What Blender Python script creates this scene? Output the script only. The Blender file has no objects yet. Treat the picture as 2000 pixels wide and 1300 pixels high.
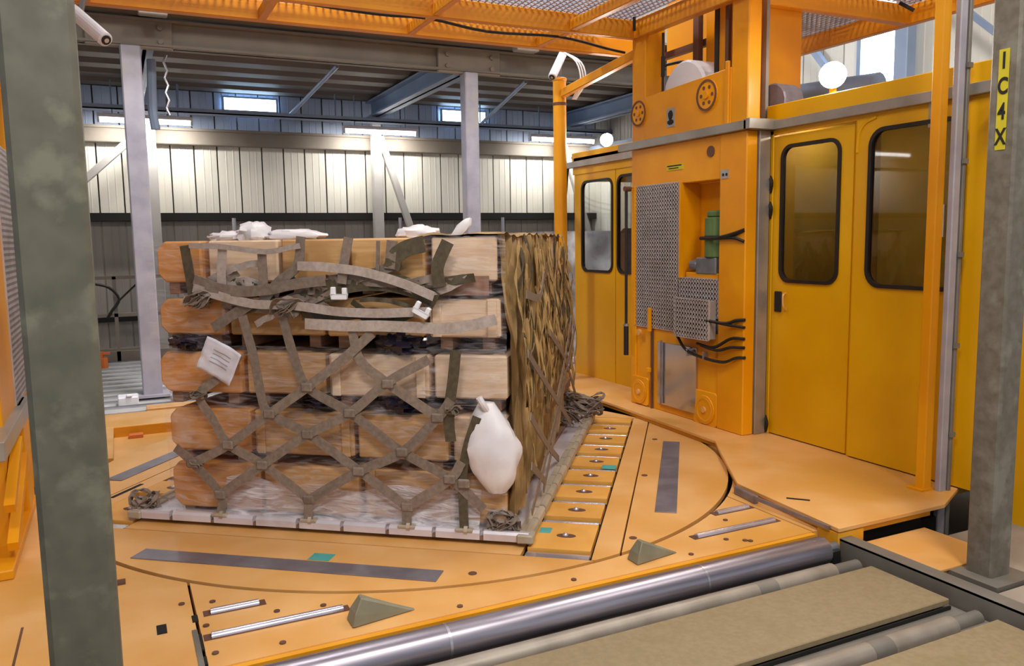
import bpy, bmesh, math, random
from mathutils import Vector, Matrix, noise

random.seed(7)
S = bpy.context.scene
COL = S.collection

# ---------------------------------------------------------------- camera
cam_d = bpy.data.cameras.new('camera')
cam_d.sensor_width = 36.0
cam_d.lens = 28.62
cam_d.clip_start = 0.05
cam_d.clip_end = 200
cam = bpy.data.objects.new('camera', cam_d)
right = Vector((0.89977288, -0.43608826, -0.01535584))
down = Vector((-0.06385877, -0.09678346, -0.99325476))
fwd = Vector((0.43166055, 0.8946843, -0.11493119))
R3 = Matrix((right, -down, -fwd)).transposed()
cam.matrix_world = Matrix.Translation((0, 0, 1.65)) @ R3.to_4x4()
COL.objects.link(cam)
S.camera = cam

# ---------------------------------------------------------------- view and world
S.view_settings.view_transform = 'Standard'
S.view_settings.look = 'None'
S.view_settings.gamma = 1.0
S.view_settings.use_curve_mapping = False
S.view_settings.exposure = 0.06
world = bpy.data.worlds.new('world')
S.world = world
world.use_nodes = True
world.node_tree.nodes['Background'].inputs[0].default_value = (0.80, 0.90, 1.0, 1)
world.node_tree.nodes['Background'].inputs[1].default_value = 0.55

def area(name, loc, target, sx, sy, power, color=(1, 1, 1)):
    d = bpy.data.lights.new(name, 'AREA')
    d.shape = 'RECTANGLE'; d.size = sx; d.size_y = sy; d.energy = power; d.color = color
    o = bpy.data.objects.new(name, d)
    o.location = loc
    o.rotation_euler = (Vector(target) - Vector(loc)).to_track_quat('-Z', 'Y').to_euler()
    COL.objects.link(o)
    return o
# unseen area lights added behind and above the camera to light the front
FRONT_FILLS = [((-0.6, 0.6, 5.6), 130), ((2.6, 0.2, 5.8), 150), ((0.9, -2.6, 5.9), 110), ((5.6, 1.2, 5.9), 50)]
for i, (p, w) in enumerate(FRONT_FILLS):
    area('added_fill_light', p, (p[0] + 0.5, p[1] + 2.6, 0), 1.1, 0.7, w, (1.0, 0.94, 0.86))

# unseen area lights added to brighten the back aisle, hidden behind the canopy
for p, w in (((1.2, 8.0, 5.6), 170), ((5.4, 8.4, 5.6), 170)):
    area('added_fill_light', p, (p[0], p[1] + 2.8, 1.5), 1.1, 0.7, w, (0.95, 0.96, 1.0))
# unseen area lights added above the canopy to brighten its mesh and the deck
for p, w in (((1.6, 5.6, 6.3), 160), ((5.4, 4.6, 6.3), 110)):
    area('added_fill_light', p, (p[0], p[1], 0), 1.1, 0.7, w, (1.0, 0.97, 0.92))

# ---------------------------------------------------------------- materials
M = {}
def node_mat(name):
    m = bpy.data.materials.new(name); m.use_nodes = True
    nt = m.node_tree
    b = nt.nodes['Principled BSDF']
    M[name] = m
    return m, nt, b
def rgb(h):
    v = [int(h[i:i + 2], 16) / 255 for i in (0, 2, 4)]
    return tuple(c / 12.92 if c <= .04045 else ((c + .055) / 1.055) ** 2.4 for c in v) + (1,)

def pm(name, c1, c2, scale=4.0, rough=.5, metal=0.0, bump=0.0, stretch=(1, 1, 1), detail=5, lo=.35, hi=.65, rrange=.1,
       spec=.5, vary=0.0, c3=None, patch=1.2):
    m, nt, b = node_mat(name)
    N, L = nt.nodes, nt.links
    tc = N.new('ShaderNodeTexCoord'); mp = N.new('ShaderNodeMapping')
    mp.inputs['Scale'].default_value = stretch
    oi = N.new('ShaderNodeObjectInfo')
    add = N.new('ShaderNodeVectorMath'); add.operation = 'ADD'
    mul = N.new('ShaderNodeMath'); mul.operation = 'MULTIPLY'; mul.inputs[1].default_value = 37.0
    L.new(oi.outputs['Random'], mul.inputs[0])
    L.new(tc.outputs['Object'], add.inputs[0]); L.new(mul.outputs[0], add.inputs[1])
    L.new(add.outputs[0], mp.inputs['Vector'])
    nz = N.new('ShaderNodeTexNoise'); nz.inputs['Scale'].default_value = scale; nz.inputs['Detail'].default_value = detail
    L.new(mp.outputs[0], nz.inputs['Vector'])
    cr = N.new('ShaderNodeValToRGB')
    cr.color_ramp.elements[0].position = lo; cr.color_ramp.elements[0].color = rgb(c1)
    cr.color_ramp.elements[1].position = hi; cr.color_ramp.elements[1].color = rgb(c2)
    L.new(nz.outputs['Fac'], cr.inputs[0])
    out = cr.outputs[0]
    if c3:
        n2 = N.new('ShaderNodeTexNoise'); n2.inputs['Scale'].default_value = patch; n2.inputs['Detail'].default_value = 6
        L.new(add.outputs[0], n2.inputs['Vector'])
        r2 = N.new('ShaderNodeValToRGB'); r2.color_ramp.elements[0].position = .54; r2.color_ramp.elements[1].position = .68
        L.new(n2.outputs['Fac'], r2.inputs[0])
        mx = N.new('ShaderNodeMix'); mx.data_type = 'RGBA'
        L.new(r2.outputs[0], mx.inputs[0]); L.new(out, mx.inputs[6]); mx.inputs[7].default_value = rgb(c3)
        out = mx.outputs[2]
    if vary:
        hs = N.new('ShaderNodeHueSaturation')
        mr = N.new('ShaderNodeMapRange'); mr.inputs[3].default_value = 1 - vary; mr.inputs[4].default_value = 1 + vary
        L.new(oi.outputs['Random'], mr.inputs[0]); L.new(mr.outputs[0], hs.inputs['Value'])
        L.new(out, hs.inputs['Color']); out = hs.outputs[0]
    L.new(out, b.inputs['Base Color'])
    mr = N.new('ShaderNodeMapRange'); mr.inputs[3].default_value = max(.02, rough - rrange); mr.inputs[4].default_value = min(1, rough + rrange)
    L.new(nz.outputs['Fac'], mr.inputs[0]); L.new(mr.outputs[0], b.inputs['Roughness'])
    b.inputs['Metallic'].default_value = metal
    b.inputs['Specular IOR Level'].default_value = spec
    if bump:
        bp = N.new('ShaderNodeBump'); bp.inputs['Strength'].default_value = bump; bp.inputs['Distance'].default_value = .02
        L.new(nz.outputs['Fac'], bp.inputs['Height']); L.new(bp.outputs[0], b.inputs['Normal'])
    return m

pm('cab_yellow', 'd69a00', 'e2a800', 1.3, .38, bump=.01)
pm('mast_orange', 'e09000', 'eca004', 1.6, .38, bump=.01, c3='d98a04')
pm('deck_orange', 'd89e56', 'e2ae6e', 3.0, .40, bump=.03, c3='d09644', patch=.9)
pm('deck_riser', 'd99214', 'e8a52a', 2.0, .45)
pm('block_orange', 'd99a40', 'e3aa56', 5.0, .42, bump=.03, vary=.06)
pm('canopy_orange', 'd88710', 'e89a1c', 1.5, .42)
pm('black_gap', '0c0a08', '16120e', 3.0, .8)
pm('black_rubber', '121214', '1e1c20', 8.0, .55)
pm('gasket_black', '1a1414', '241c18', 8.0, .45)
pm('cable_black', '141210', '201c1a', 8.0, .5)
pm('galvanized', '605e52', '6c6a5d', 12.0, .55, .2, bump=.02, c3='7e7c6b', patch=9.0)
pm('galvanized_right', '6a6255', '787166', 22.0, .55, .2, bump=.03, c3='858074', patch=9.0)
pm('column_steel', '9c98a4', 'aeaab4', 5.0, .5, .15, c3='a9a49c', patch=2.5)
pm('beam_grey', '7c7266', '8c8276', 2.0, .6)
pm('brace_blue_grey', '8798b4', '9aa9c2', 2.0, .5, .1)  # blue-grey steel, pushed bluer to carry daylight from the windows
pm('cladding_white', 'd6d2c6', 'e6e2d6', .8, .5, vary=.05)
pm('cladding_daylight_tint', 'a4b2cc', 'b0bed6', .8, .5, vary=.05)  # upper cladding tinted blue in place of daylight spilling from the windows
pm('cladding_lower', '98928a', 'a8a29a', .8, .6, vary=.05)  # darker than the upper cladding to carry shade on the recessed lower wall
pm('roof_sheet', '6e645c', '7c726a', 1.0, .6)
pm('roof_pale', 'b4b2c0', 'c4c2d0', 1.0, .6)
pm('concrete', '6e675c', '827a6c', 2.0, .8, bump=.1)
pm('walkway_metal', '93867a', 'a4978a', 3.0, .6, c3='857a6c')
pm('conveyor_plate', '877657', '917f62', 40.0, .62, .05, bump=.01, c3='80704f', patch=1.2)
pm('conveyor_roller', '8e8478', 'a2988c', 6.0, .45, .3)
pm('frame_grey', '6f6a62', '807a72', 4.0, .5, .2)
pm('drum_steel', '8f8994', 'aca6b2', 5.0, .33, .8, stretch=(.3, 6, 6), rrange=.08)
pm('bright_steel', 'a8a4ac', 'c4c0c8', 5.0, .28, .8)
pm('rail_steel', '9c958c', 'b0aaa2', 4.0, .35, .55)
pm('strip_steel', '7c7680', '938e98', 8.0, .33, .5)
pm('roller_silver', 'c9c4d2', 'e2deea', 5.0, .22, .75)
pm('guard_wire', 'b4aaa8', 'c4bab8', 6.0, .45, .3)
pm('guard_back', '8a807c', '968c88', 6.0, .6, .1)
pm('mesh_sheet', '9c98a8', 'b0acba', 8.0, .6)
pm('mirror_plate', 'b8b2b4', 'cfc9c8', 2.0, .16, .9, bump=.03)
pm('white_paint', 'd8d6dc', 'eceaf0', 3.0, .4)
pm('column_white', 'b4b0ac', 'c0bcb8', 3.0, .5)
pm('motor_green', '4c6636', '5c7644', 4.0, .45)
pm('gear_grey', '6d6f74', '84868a', 6.0, .4, .4)
pm('rust_brown', '5a3a2c', '6a4838', 4.0, .6)
pm('crate_tan', 'bf9058', 'd4a874', 3.0, .6, bump=.03, stretch=(1.2, 1.2, 14), vary=.10, c3='b98a56', patch=3)
pm('crate_pale', 'd8b898', 'e6cdb2', 3.0, .6, bump=.03, stretch=(1.2, 1.2, 14), vary=.07, c3='cda884', patch=3)
pm('crate_orange', 'c88640', 'd89c5c', 3.0, .58, bump=.03, stretch=(1.2, 1.2, 12), vary=.08, c3='dcb088', patch=4)
pm('skid_brown', '7a5a44', '8e6c54', 4.0, .7, stretch=(1, 1, 8), vary=.15)
pm('panel_brown', '8a6450', '9c7660', 2.5, .5, stretch=(8, 8, 1))
pm('strap_khaki', '74655a', '87776a', 40.0, .65, bump=.05, vary=.16)
pm('strap_dark', '463c2c', '564c38', 40.0, .7, bump=.05, vary=.1)
pm('strap_lilac', 'a3948c', 'b4a59c', 40.0, .6, bump=.05, vary=.08)
pm('cover_brown', '7a5f34', 'a8895a', 5.0, .65, bump=.25, stretch=(2.2, 2.2, .7), c3='c09c6c', patch=3)
pm('cover_strip', '8a6c3c', 'b39662', 6.0, .6, bump=.15, stretch=(3, 3, .6), vary=.2, c3='c6a878', patch=4)
pm('pallet_alu', 'd0cad4', 'e2dde6', 5.0, .35, .3, c3='b8b0b0', patch=2)
pm('rail_tan', 'a89a86', 'bdb09c', 6.0, .5, .2, vary=.12)
pm('bag_white', 'dcd6da', 'ece8ec', 5.0, .4, bump=.25)
pm('paper_white', 'd5d3e2', 'e2e0ec', 9.0, .6, bump=.05)
pm('plastic_black', '16121c', '2a2434', 5.0, .15, bump=.5)
pm('buckle_white', 'e8e8ee', 'f4f4f8', 5.0, .4)
pm('teal_tape', '3f9a98', '55aaa6', 8.0, .5)
pm('wedge_grey', '7c7864', '8b8772', 6.0, .55, .1)
pm('sticker_yellow', 'c4b41e', 'd0c02a', 8.0, .5)
pm('sticker_grey', '9a948e', 'a8a29c', 8.0, .5)
pm('ink_black', '14120e', '1c1a14', 8.0, .6)
pm('wrapped_white', '8a8484', 'cfcaca', 4.0, .3, bump=.4, c3='3a343c', patch=2)
pm('orange_fitting', 'd06a28', 'dc7c3a', 6.0, .5)
pm('interior_olive', '8a7420', '98822c', 2.0, .6)

def emit(name, col, strength):
    m, nt, b = node_mat(name)
    b.inputs['Base Color'].default_value = (1, 1, 1, 1)
    b.inputs['Emission Color'].default_value = col
    b.inputs['Emission Strength'].default_value = strength
emit('tube_glow', (1, .98, .93, 1), 9.0)
emit('flood_glow', (1, .97, .86, 1), 110.0)
emit('cab_lamp', (1, .9, .7, 1), 60.0)
emit('daylight_pane', (.50, .75, 1, 1), 12.0)

def glass(name, col, rough=.02):
    m, nt, b = node_mat(name)
    b.inputs['Base Color'].default_value = col
    b.inputs['Roughness'].default_value = rough
    b.inputs['IOR'].default_value = 1.45
    b.inputs['Transmission Weight'].default_value = 1.0
glass('cab_glass', (.62, .60, .56, 1))
glass('clear_glass', (.9, .92, .93, 1))

def film(name, lo, hi):
    m, nt, b = node_mat(name)
    N, L = nt.nodes, nt.links
    tr = N.new('ShaderNodeBsdfTransparent'); tr.inputs[0].default_value = (.97, .96, .96, 1)
    b.inputs['Base Color'].default_value = (.86, .82, .88, 1)
    b.inputs['Roughness'].default_value = .16
    b.inputs['Specular IOR Level'].default_value = .9
    tc = N.new('ShaderNodeTexCoord'); mp = N.new('ShaderNodeMapping'); mp.inputs['Scale'].default_value = (1.2, 1.2, 7)
    nz = N.new('ShaderNodeTexNoise'); nz.inputs['Scale'].default_value = 4; nz.inputs['Detail'].default_value = 6; nz.inputs['Distortion'].default_value = 1.4
    L.new(tc.outputs['Object'], mp.inputs[0]); L.new(mp.outputs[0], nz.inputs['Vector'])
    bp = N.new('ShaderNodeBump'); bp.inputs['Strength'].default_value = .8; bp.inputs['Distance'].default_value = .03
    L.new(nz.outputs['Fac'], bp.inputs['Height']); L.new(bp.outputs[0], b.inputs['Normal'])
    r = N.new('ShaderNodeMapRange'); r.inputs[1].default_value = .42; r.inputs[2].default_value = .75; r.inputs[3].default_value = lo; r.inputs[4].default_value = hi
    L.new(nz.outputs['Fac'], r.inputs[0])
    mx = N.new('ShaderNodeMixShader')
    L.new(r.outputs[0], mx.inputs[0]); L.new(tr.outputs[0], mx.inputs[1]); L.new(b.outputs[0], mx.inputs[2])
    L.new(mx.outputs[0], N['Material Output'].inputs['Surface'])
film('stretch_film', .015, .30)
film('film_sheen', .25, .85)  # folded film, made more opaque and whitish to stand in for highlights

# ---------------------------------------------------------------- mesh builder
class MB:
    def __init__(s): s.v = []; s.f = []
    def add(s, vs, fs):
        o = len(s.v); s.v += [Vector(p) for p in vs]; s.f += [tuple(i + o for i in f) for f in fs]; return s
    def box(s, x0, x1, y0, y1, z0, z1):
        return s.add([(x, y, z) for z in (z0, z1) for y in (y0, y1) for x in (x0, x1)],
                     [(0, 2, 3, 1), (4, 5, 7, 6), (0, 1, 5, 4), (2, 6, 7, 3), (0, 4, 6, 2), (1, 3, 7, 5)])
    def obox(s, c, ax, ay, az):
        c, ax, ay, az = map(Vector, (c, ax, ay, az))
        return s.add([c + ax * i + ay * j + az * k for k in (-1, 1) for j in (-1, 1) for i in (-1, 1)],
                     [(0, 2, 3, 1), (4, 5, 7, 6), (0, 1, 5, 4), (2, 6, 7, 3), (0, 4, 6, 2), (1, 3, 7, 5)])
    def bar(s, p0, p1, w, h, up=(0, 0, 1)):
        p0, p1 = Vector(p0), Vector(p1); d = p1 - p0; x = d.normalized()
        y = Vector(up).cross(x)
        if y.length < 1e-4: y = Vector((1, 0, 0)).cross(x)
        y.normalize(); z = x.cross(y)
        return s.obox((p0 + p1) / 2, d / 2, y * w / 2, z * h / 2)
    def prism(s, poly, z0, z1):
        n = len(poly)
        a = sum(poly[i][0] * poly[(i + 1) % n][1] - poly[(i + 1) % n][0] * poly[i][1] for i in range(n))
        if a < 0: poly = poly[::-1]
        vs = [(x, y, z0) for x, y in poly] + [(x, y, z1) for x, y in poly]
        return s.add(vs, [tuple(range(n - 1, -1, -1)), tuple(range(n, 2 * n))] + [(i, (i + 1) % n, n + (i + 1) % n, n + i) for i in range(n)])
    def cyl(s, p0, p1, r, n=12, r2=None, cap=True):
        p0, p1 = Vector(p0), Vector(p1); r2 = r if r2 is None else r2
        d = (p1 - p0).normalized()
        a = d.orthogonal().normalized(); b = d.cross(a)
        vs = []
        for p, rr in ((p0, r), (p1, r2)):
            vs += [p + (a * math.cos(t) + b * math.sin(t)) * rr for t in [2 * math.pi * k / n for k in range(n)]]
        fs = [(k, (k + 1) % n, n + (k + 1) % n, n + k) for k in range(n)]
        if cap: fs += [tuple(range(n - 1, -1, -1)), tuple(range(n, 2 * n))]
        return s.add(vs, fs)
    def ring(s, c, axis, r0, r1, h, n=20):
        c, d = Vector(c), Vector(axis).normalized(); a = d.orthogonal().normalized(); b = d.cross(a)
        vs = []
        for rr, hh in ((r0, 0), (r1, 0), (r1, h), (r0, h)):
            vs += [c + d * hh + (a * math.cos(2 * math.pi * k / n) + b * math.sin(2 * math.pi * k / n)) * rr for k in range(n)]
        fs = []
        for q in range(4):
            fs += [(q * n + k, q * n + (k + 1) % n, ((q + 1) % 4) * n + (k + 1) % n, ((q + 1) % 4) * n + k) for k in range(n)]
        return s.add(vs, fs)
    def tube(s, pts, r, n=8, sub=4):
        P = spline(pts, sub)
        vs = []; fs = []; a = None
        for i, p in enumerate(P):
            d = (P[min(i + 1, len(P) - 1)] - P[max(i - 1, 0)]).normalized()
            a = d.orthogonal().normalized() if a is None else (a - d * a.dot(d)).normalized()
            b = d.cross(a)
            vs += [p + (a * math.cos(2 * math.pi * k / n) + b * math.sin(2 * math.pi * k / n)) * r for k in range(n)]
        for i in range(len(P) - 1):
            fs += [(i * n + k, i * n + (k + 1) % n, (i + 1) * n + (k + 1) % n, (i + 1) * n + k) for k in range(n)]
        m = (len(P) - 1) * n
        fs += [tuple(range(n - 1, -1, -1)), tuple(range(m, m + n))]
        return s.add(vs, fs)
    def ribbon(s, pts, w, nrm, t=.006, sub=4, twist=0.0):
        P = spline(pts, sub); nrm = Vector(nrm).normalized(); vs = []; fs = []
        for i, p in enumerate(P):
            d = (P[min(i + 1, len(P) - 1)] - P[max(i - 1, 0)]).normalized()
            sd = nrm.cross(d).normalized(); nn = d.cross(sd)
            if twist:
                q = Matrix.Rotation(twist * math.sin(i * 1.3), 3, d); sd = q @ sd; nn = q @ nn
            vs += [p - sd * w / 2, p + sd * w / 2, p + sd * w / 2 + nn * t, p - sd * w / 2 + nn * t]
        for i in range(len(P) - 1):
            for k in range(4): fs.append((i * 4 + k, i * 4 + (k + 1) % 4, i * 4 + 4 + (k + 1) % 4, i * 4 + 4 + k))
        m = (len(P) - 1) * 4
        fs += [(3, 2, 1, 0), (m, m + 1, m + 2, m + 3)]
        return s.add(vs, fs)
    def grid(s, fn, nu, nv, thick=None):
        P = [[Vector(fn(i / nu, j / nv)) for i in range(nu + 1)] for j in range(nv + 1)]
        w = nu + 1
        s.add([p for r in P for p in r], [(j * w + i, j * w + i + 1, (j + 1) * w + i + 1, (j + 1) * w + i) for j in range(nv) for i in range(nu)])
        return s
    def blob(s, c, rx, ry, rz, amp=.12, freq=3.0, seed=0, nu=18, nv=12, axes=None):
        c = Vector(c); ax = axes or (Vector((1, 0, 0)), Vector((0, 1, 0)), Vector((0, 0, 1)))
        vs = []; fs = []
        for j in range(nv + 1):
            th = math.pi * j / nv
            for i in range(nu):
                ph = 2 * math.pi * i / nu
                d = Vector((math.sin(th) * math.cos(ph), math.sin(th) * math.sin(ph), math.cos(th)))
                k = 1 + amp * noise.noise(d * freq + Vector((seed * 7.3, 0, 0)))
                vs.append(c + ax[0] * d.x * rx * k + ax[1] * d.y * ry * k + ax[2] * d.z * rz * k)
        for j in range(nv):
            fs += [(j * nu + i, (j + 1) * nu + i, (j + 1) * nu + (i + 1) % nu, j * nu + (i + 1) % nu) for i in range(nu)]
        return s.add(vs, fs)
    def mapv(s, fn): s.v = [Vector(fn(p)) for p in s.v]; return s

def spline(pts, sub=4):
    P = [Vector(p) for p in pts]
    if len(P) < 3 or sub <= 1: return P
    Q = [P[0] * 2 - P[1]] + P + [P[-1] * 2 - P[-2]]
    out = []
    for i in range(1, len(Q) - 2):
        a, b, c, d = Q[i - 1], Q[i], Q[i + 1], Q[i + 2]
        for k in range(sub):
            t = k / sub
            out.append(.5 * ((2 * b) + (c - a) * t + (2 * a - 5 * b + 4 * c - d) * t * t + (3 * b - a - 3 * c + d) * t ** 3))
    out.append(P[-1])
    return out

def to_mesh(name, mb, mat, bevel=0, smooth=False):
    me = bpy.data.meshes.new(name)
    me.from_pydata([tuple(p) for p in mb.v], [], mb.f)
    bm = bmesh.new(); bm.from_mesh(me)
    bmesh.ops.remove_doubles(bm, verts=bm.verts, dist=1e-5)
    bmesh.ops.dissolve_degenerate(bm, edges=bm.edges, dist=1e-6)
    bmesh.ops.recalc_face_normals(bm, faces=bm.faces)
    if bevel:
        es = [e for e in bm.edges if len(e.link_faces) == 2 and e.calc_face_angle(0) > .6]
        bmesh.ops.bevel(bm, geom=es, offset=bevel, segments=1, affect='EDGES', clamp_overlap=True)
    if smooth:
        for f in bm.faces: f.smooth = True
        for e in bm.edges:
            if len(e.link_faces) == 2 and e.calc_face_angle(0) > .7: e.smooth = False
    bm.to_mesh(me); bm.free()
    me.materials.append(M[mat])
    return me

def tag(o, label=None, cat=None, group=None, kind=None):
    if label: o['label'] = label
    if cat: o['category'] = cat
    if group: o['group'] = group
    if kind: o['kind'] = kind
    return o
def thing(name, label, cat, loc, group=None, rz=0, kind=None):
    o = bpy.data.objects.new(name, None); COL.objects.link(o)
    o.empty_display_size = .1
    o.location = loc; o.rotation_euler = (0, 0, rz)
    bpy.context.view_layer.update() if False else None
    return tag(o, label, cat, group, kind)
def mworld(o):
    m = Matrix.LocRotScale(o.location, o.rotation_euler, None)
    return (mworld(o.parent) @ m) if o.parent else m
def part(parent, name, mb, mat, bevel=0, smooth=False, label=None, world=True, kind=None):
    """child mesh; vertices are given in world space (world=True) or the parent's space"""
    if world:
        inv = mworld(parent).inverted()
        mb.v = [inv @ p for p in mb.v]
    # origin at the piece's own centre
    c = sum(mb.v, Vector()) / len(mb.v)
    mb.v = [p - c for p in mb.v]
    o = bpy.data.objects.new(name, to_mesh(name, mb, mat, bevel, smooth)); COL.objects.link(o)
    o.parent = parent; o.location = c
    if label: o['label'] = label
    if kind: o['kind'] = kind
    return o
def piece(parent, name, mesh, loc, rot=(0, 0, 0), label=None):
    o = bpy.data.objects.new(name, mesh); COL.objects.link(o)
    o.parent = parent; o.location = loc; o.rotation_euler = rot
    if label: o['label'] = label
    return o
def solo(name, mb, mat, label, cat, group=None, bevel=0, smooth=False, kind=None):
    xs = [p.x for p in mb.v]; ys = [p.y for p in mb.v]; zs = [p.z for p in mb.v]
    c = Vector(((min(xs) + max(xs)) / 2, (min(ys) + max(ys)) / 2, min(zs)))
    mb.v = [p - c for p in mb.v]
    o = bpy.data.objects.new(name, to_mesh(name, mb, mat, bevel, smooth)); COL.objects.link(o)
    o.location = c
    return tag(o, label, cat, group, kind)
def struct(name, mb, mat, bevel=0):
    o = solo(name, mb, mat, None, None, bevel=bevel); o['kind'] = 'structure'
    return o

def rrect(a0, a1, b0, b1, r, k=6):
    out = []
    for cx, cy, t0 in ((a1 - r, b1 - r, 0), (a0 + r, b1 - r, 90), (a0 + r, b0 + r, 180), (a1 - r, b0 + r, 270)):
        for i in range(k + 1):
            t = math.radians(t0 + 90 * i / k); out.append((cx + r * math.cos(t), cy + r * math.sin(t)))
    return out
def holed(outer, inner, r, x0, x1, k=6):
    """panel in the YZ plane between x0 and x1 with one rounded window hole; outer/inner = (y0,y1,z0,z1)"""
    a0, a1, b0, b1 = outer
    I = rrect(*inner, r, k); n = len(I)
    corners = [(a1, b1), (a0, b1), (a0, b0), (a1, b0)]
    O = [corners[i // (k + 1)] for i in range(n)]
    mb = MB()
    vs = [(x, y, z) for x in (x0, x1) for ring in (O, I) for y, z in ring]
    fs = []
    for i in range(n):
        j = (i + 1) % n
        fs += [(i, j, n + j, n + i), (2 * n + i, 3 * n + i, 3 * n + j, 2 * n + j), (n + i, n + j, 3 * n + j, 3 * n + i)]
        if O[i] != O[j]: fs.append((i, 2 * n + i, 2 * n + j, j))
    return mb.add(vs, fs)
def frame_ring(inner, r, w, x0, x1, k=6):
    a0, a1, b0, b1 = inner
    I = rrect(a0 + w, a1 - w, b0 + w, b1 - w, max(.01, r - w), k); O = rrect(a0 - .004, a1 + .004, b0 - .004, b1 + .004, r, k); n = len(I)
    vs = [(x, y, z) for x in (x0, x1) for ring in (O, I) for y, z in ring]; fs = []
    for i in range(n):
        j = (i + 1) % n
        fs += [(i, j, n + j, n + i), (2 * n + i, 3 * n + i, 3 * n + j, 2 * n + j), (n + i, n + j, 3 * n + j, 3 * n + i), (i, 2 * n + i, 2 * n + j, j)]
    return MB().add(vs, fs)
def pane(inner, r, x0, x1, k=6):
    P = rrect(*inner, r, k); n = len(P)
    vs = [(x, y, z) for x in (x0, x1) for y, z in P]
    return MB().add(vs, [tuple(range(n)), tuple(range(2 * n - 1, n - 1, -1))] + [(i, (i + 1) % n, n + (i + 1) % n, n + i) for i in range(n)])

# ================================================================ THE SETTING
FZ = -0.35
struct('floor', MB().box(-15, 16, -9, 16, FZ - .2, FZ), 'concrete')
struct('ceiling', MB().box(-15, 16, -9, 9.0, 6.6, 6.75), 'roof_pale')

# low corrugated roof over the back aisle, ribs parallel to the back wall
prof = []
y = 9.0
while y < 14.5:
    prof += [(y, 4.04), (y + .30, 4.04), (y + .37, 4.125), (y + .60, 4.125)]
    y += .67
mb = MB()
vs = []
for x in (-14.0, 12.0):
    vs += [(x, a, b) for a, b in prof]
n = len(prof)
mb.add(vs, [(i, i + 1, n + i + 1, n + i) for i in range(n - 1)])
mb.box(-14, 12, 9.0, 14.6, 4.13, 4.16)
struct('ceiling', mb, 'roof_sheet')

WX0, WX1, PW = -2.1, 11.2, .35
wall = tag(thing('wall_back', None, None, (4, 14.3, FZ)), kind='structure')
part(wall, 'backing', MB().box(-14, 12, 14.40, 14.5, FZ, 4.1), 'cladding_lower')
def panel_mesh(h, mat):
    b = MB()
    pr = [(-.163, .022), (-.05, .022), (-.046, .016), (-.034, .016), (-.03, .022), (.06, .022), (.064, .016), (.076, .016), (.08, .022), (.163, .022), (.166, .04), (-.166, .04)]
    n = len(pr)
    b.add([(x, y, z) for z in (0, h) for x, y in pr], [tuple(range(n)), tuple(range(2 * n - 1, n - 1, -1))] + [(i, (i + 1) % n, n + (i + 1) % n, n + i) for i in range(n)])
    return to_mesh('panel', b, mat)
wx = [WX0 + PW * i for i in range(int((WX1 - WX0) / PW))]
up, lo_, top = panel_mesh(1.08, 'cladding_white'), panel_mesh(2.36, 'cladding_lower'), panel_mesh(.63, 'cladding_daylight_tint')
for x in wx:
    piece(wall, 'panel', up, (x - 4, 14.10 - 14.3, 2.14 - FZ))
    piece(wall, 'panel', lo_, (x - 4, 14.36 - 14.3, 0))
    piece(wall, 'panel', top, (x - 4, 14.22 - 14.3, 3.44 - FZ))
part(wall, 'end_cladding', MB().box(-14, WX0 - .19, 14.12, 14.16, 2.14, 3.2), 'cladding_white')
part(wall, 'shadow_gap', MB().box(-14, 12, 14.08, 14.36, 2.02, 2.14), 'black_gap')
part(wall, 'girt', MB().box(-14, 12, 13.98, 14.20, 3.20, 3.43), 'beam_grey', bevel=.01)
part(wall, 'girt_lip', MB().box(-14, 12, 13.93, 14.0, 3.41, 3.45), 'beam_grey')
part(wall, 'low_rail', MB().box(-14, 12, 14.28, 14.36, .44, .56), 'black_gap')
part(wall, 'kick_plate', MB().box(-14, 12, 14.2, 14.36, -.35, .02), 'beam_grey')

def window_x(name, x0, x1, z0, z1, yy):
    w = tag(thing(name, None, None, ((x0 + x1) / 2, yy, z0)), kind='structure')
    part(w, 'frame', MB().box(x0 - .03, x1 + .03, yy - .03, yy + .02, z1, z1 + .03).box(x0 - .03, x1 + .03, yy - .03, yy + .02, z0 - .03, z0).box(x0 - .03, x0, yy - .03, yy + .02, z0, z1).box(x1, x1 + .03, yy - .03, yy + .02, z0, z1), 'brace_blue_grey')
    part(w, 'pane', MB().box(x0, x1, yy - .012, yy, z0, z1), 'daylight_pane')
window_x('window_1', 1.73, 2.55, 3.80, 3.99, 14.19)
window_x('window_2', 5.50, 6.35, 3.80, 3.99, 14.19)

wr = tag(thing('wall_right', None, None, (8.7, 8, FZ)), kind='structure')
part(wr, 'backing', MB().box(8.76, 8.86, 2.0, 14.5, FZ, 6.6), 'cladding_lower')
pr = panel_mesh(6.6, 'cladding_white')
yy = 2.2
while yy < 14.2:
    if not (7.0 < yy < 7.5):
        piece(wr, 'panel', pr, (0, yy - 8, .1), (0, 0, -math.pi / 2))
    yy += PW
part(wr, 'girt', MB().box(8.5, 8.68, 2, 14.2, 3.22, 3.42), 'brace_blue_grey')
w = tag(thing('window_3', None, None, (8.68, 7.33, 3.45)), kind='structure')
part(w, 'frame', MB().box(8.60, 8.70, 7.00, 7.06, 3.4, 5.4).box(8.60, 8.70, 7.60, 7.66, 3.4, 5.4).box(8.6, 8.7, 7.0, 7.66, 3.4, 3.46).box(8.6, 8.7, 7, 7.66, 5.4, 5.46), 'brace_blue_grey')
part(w, 'pane', MB().box(8.64, 8.66, 7.06, 7.60, 3.46, 5.4), 'daylight_pane')
solo('steel_column', MB().box(8.42, 8.58, 6.78, 6.96, FZ, 6.6), 'brace_blue_grey', 'blue-grey steel column beside the bright window above the right cab', 'column', bevel=.01)
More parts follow.
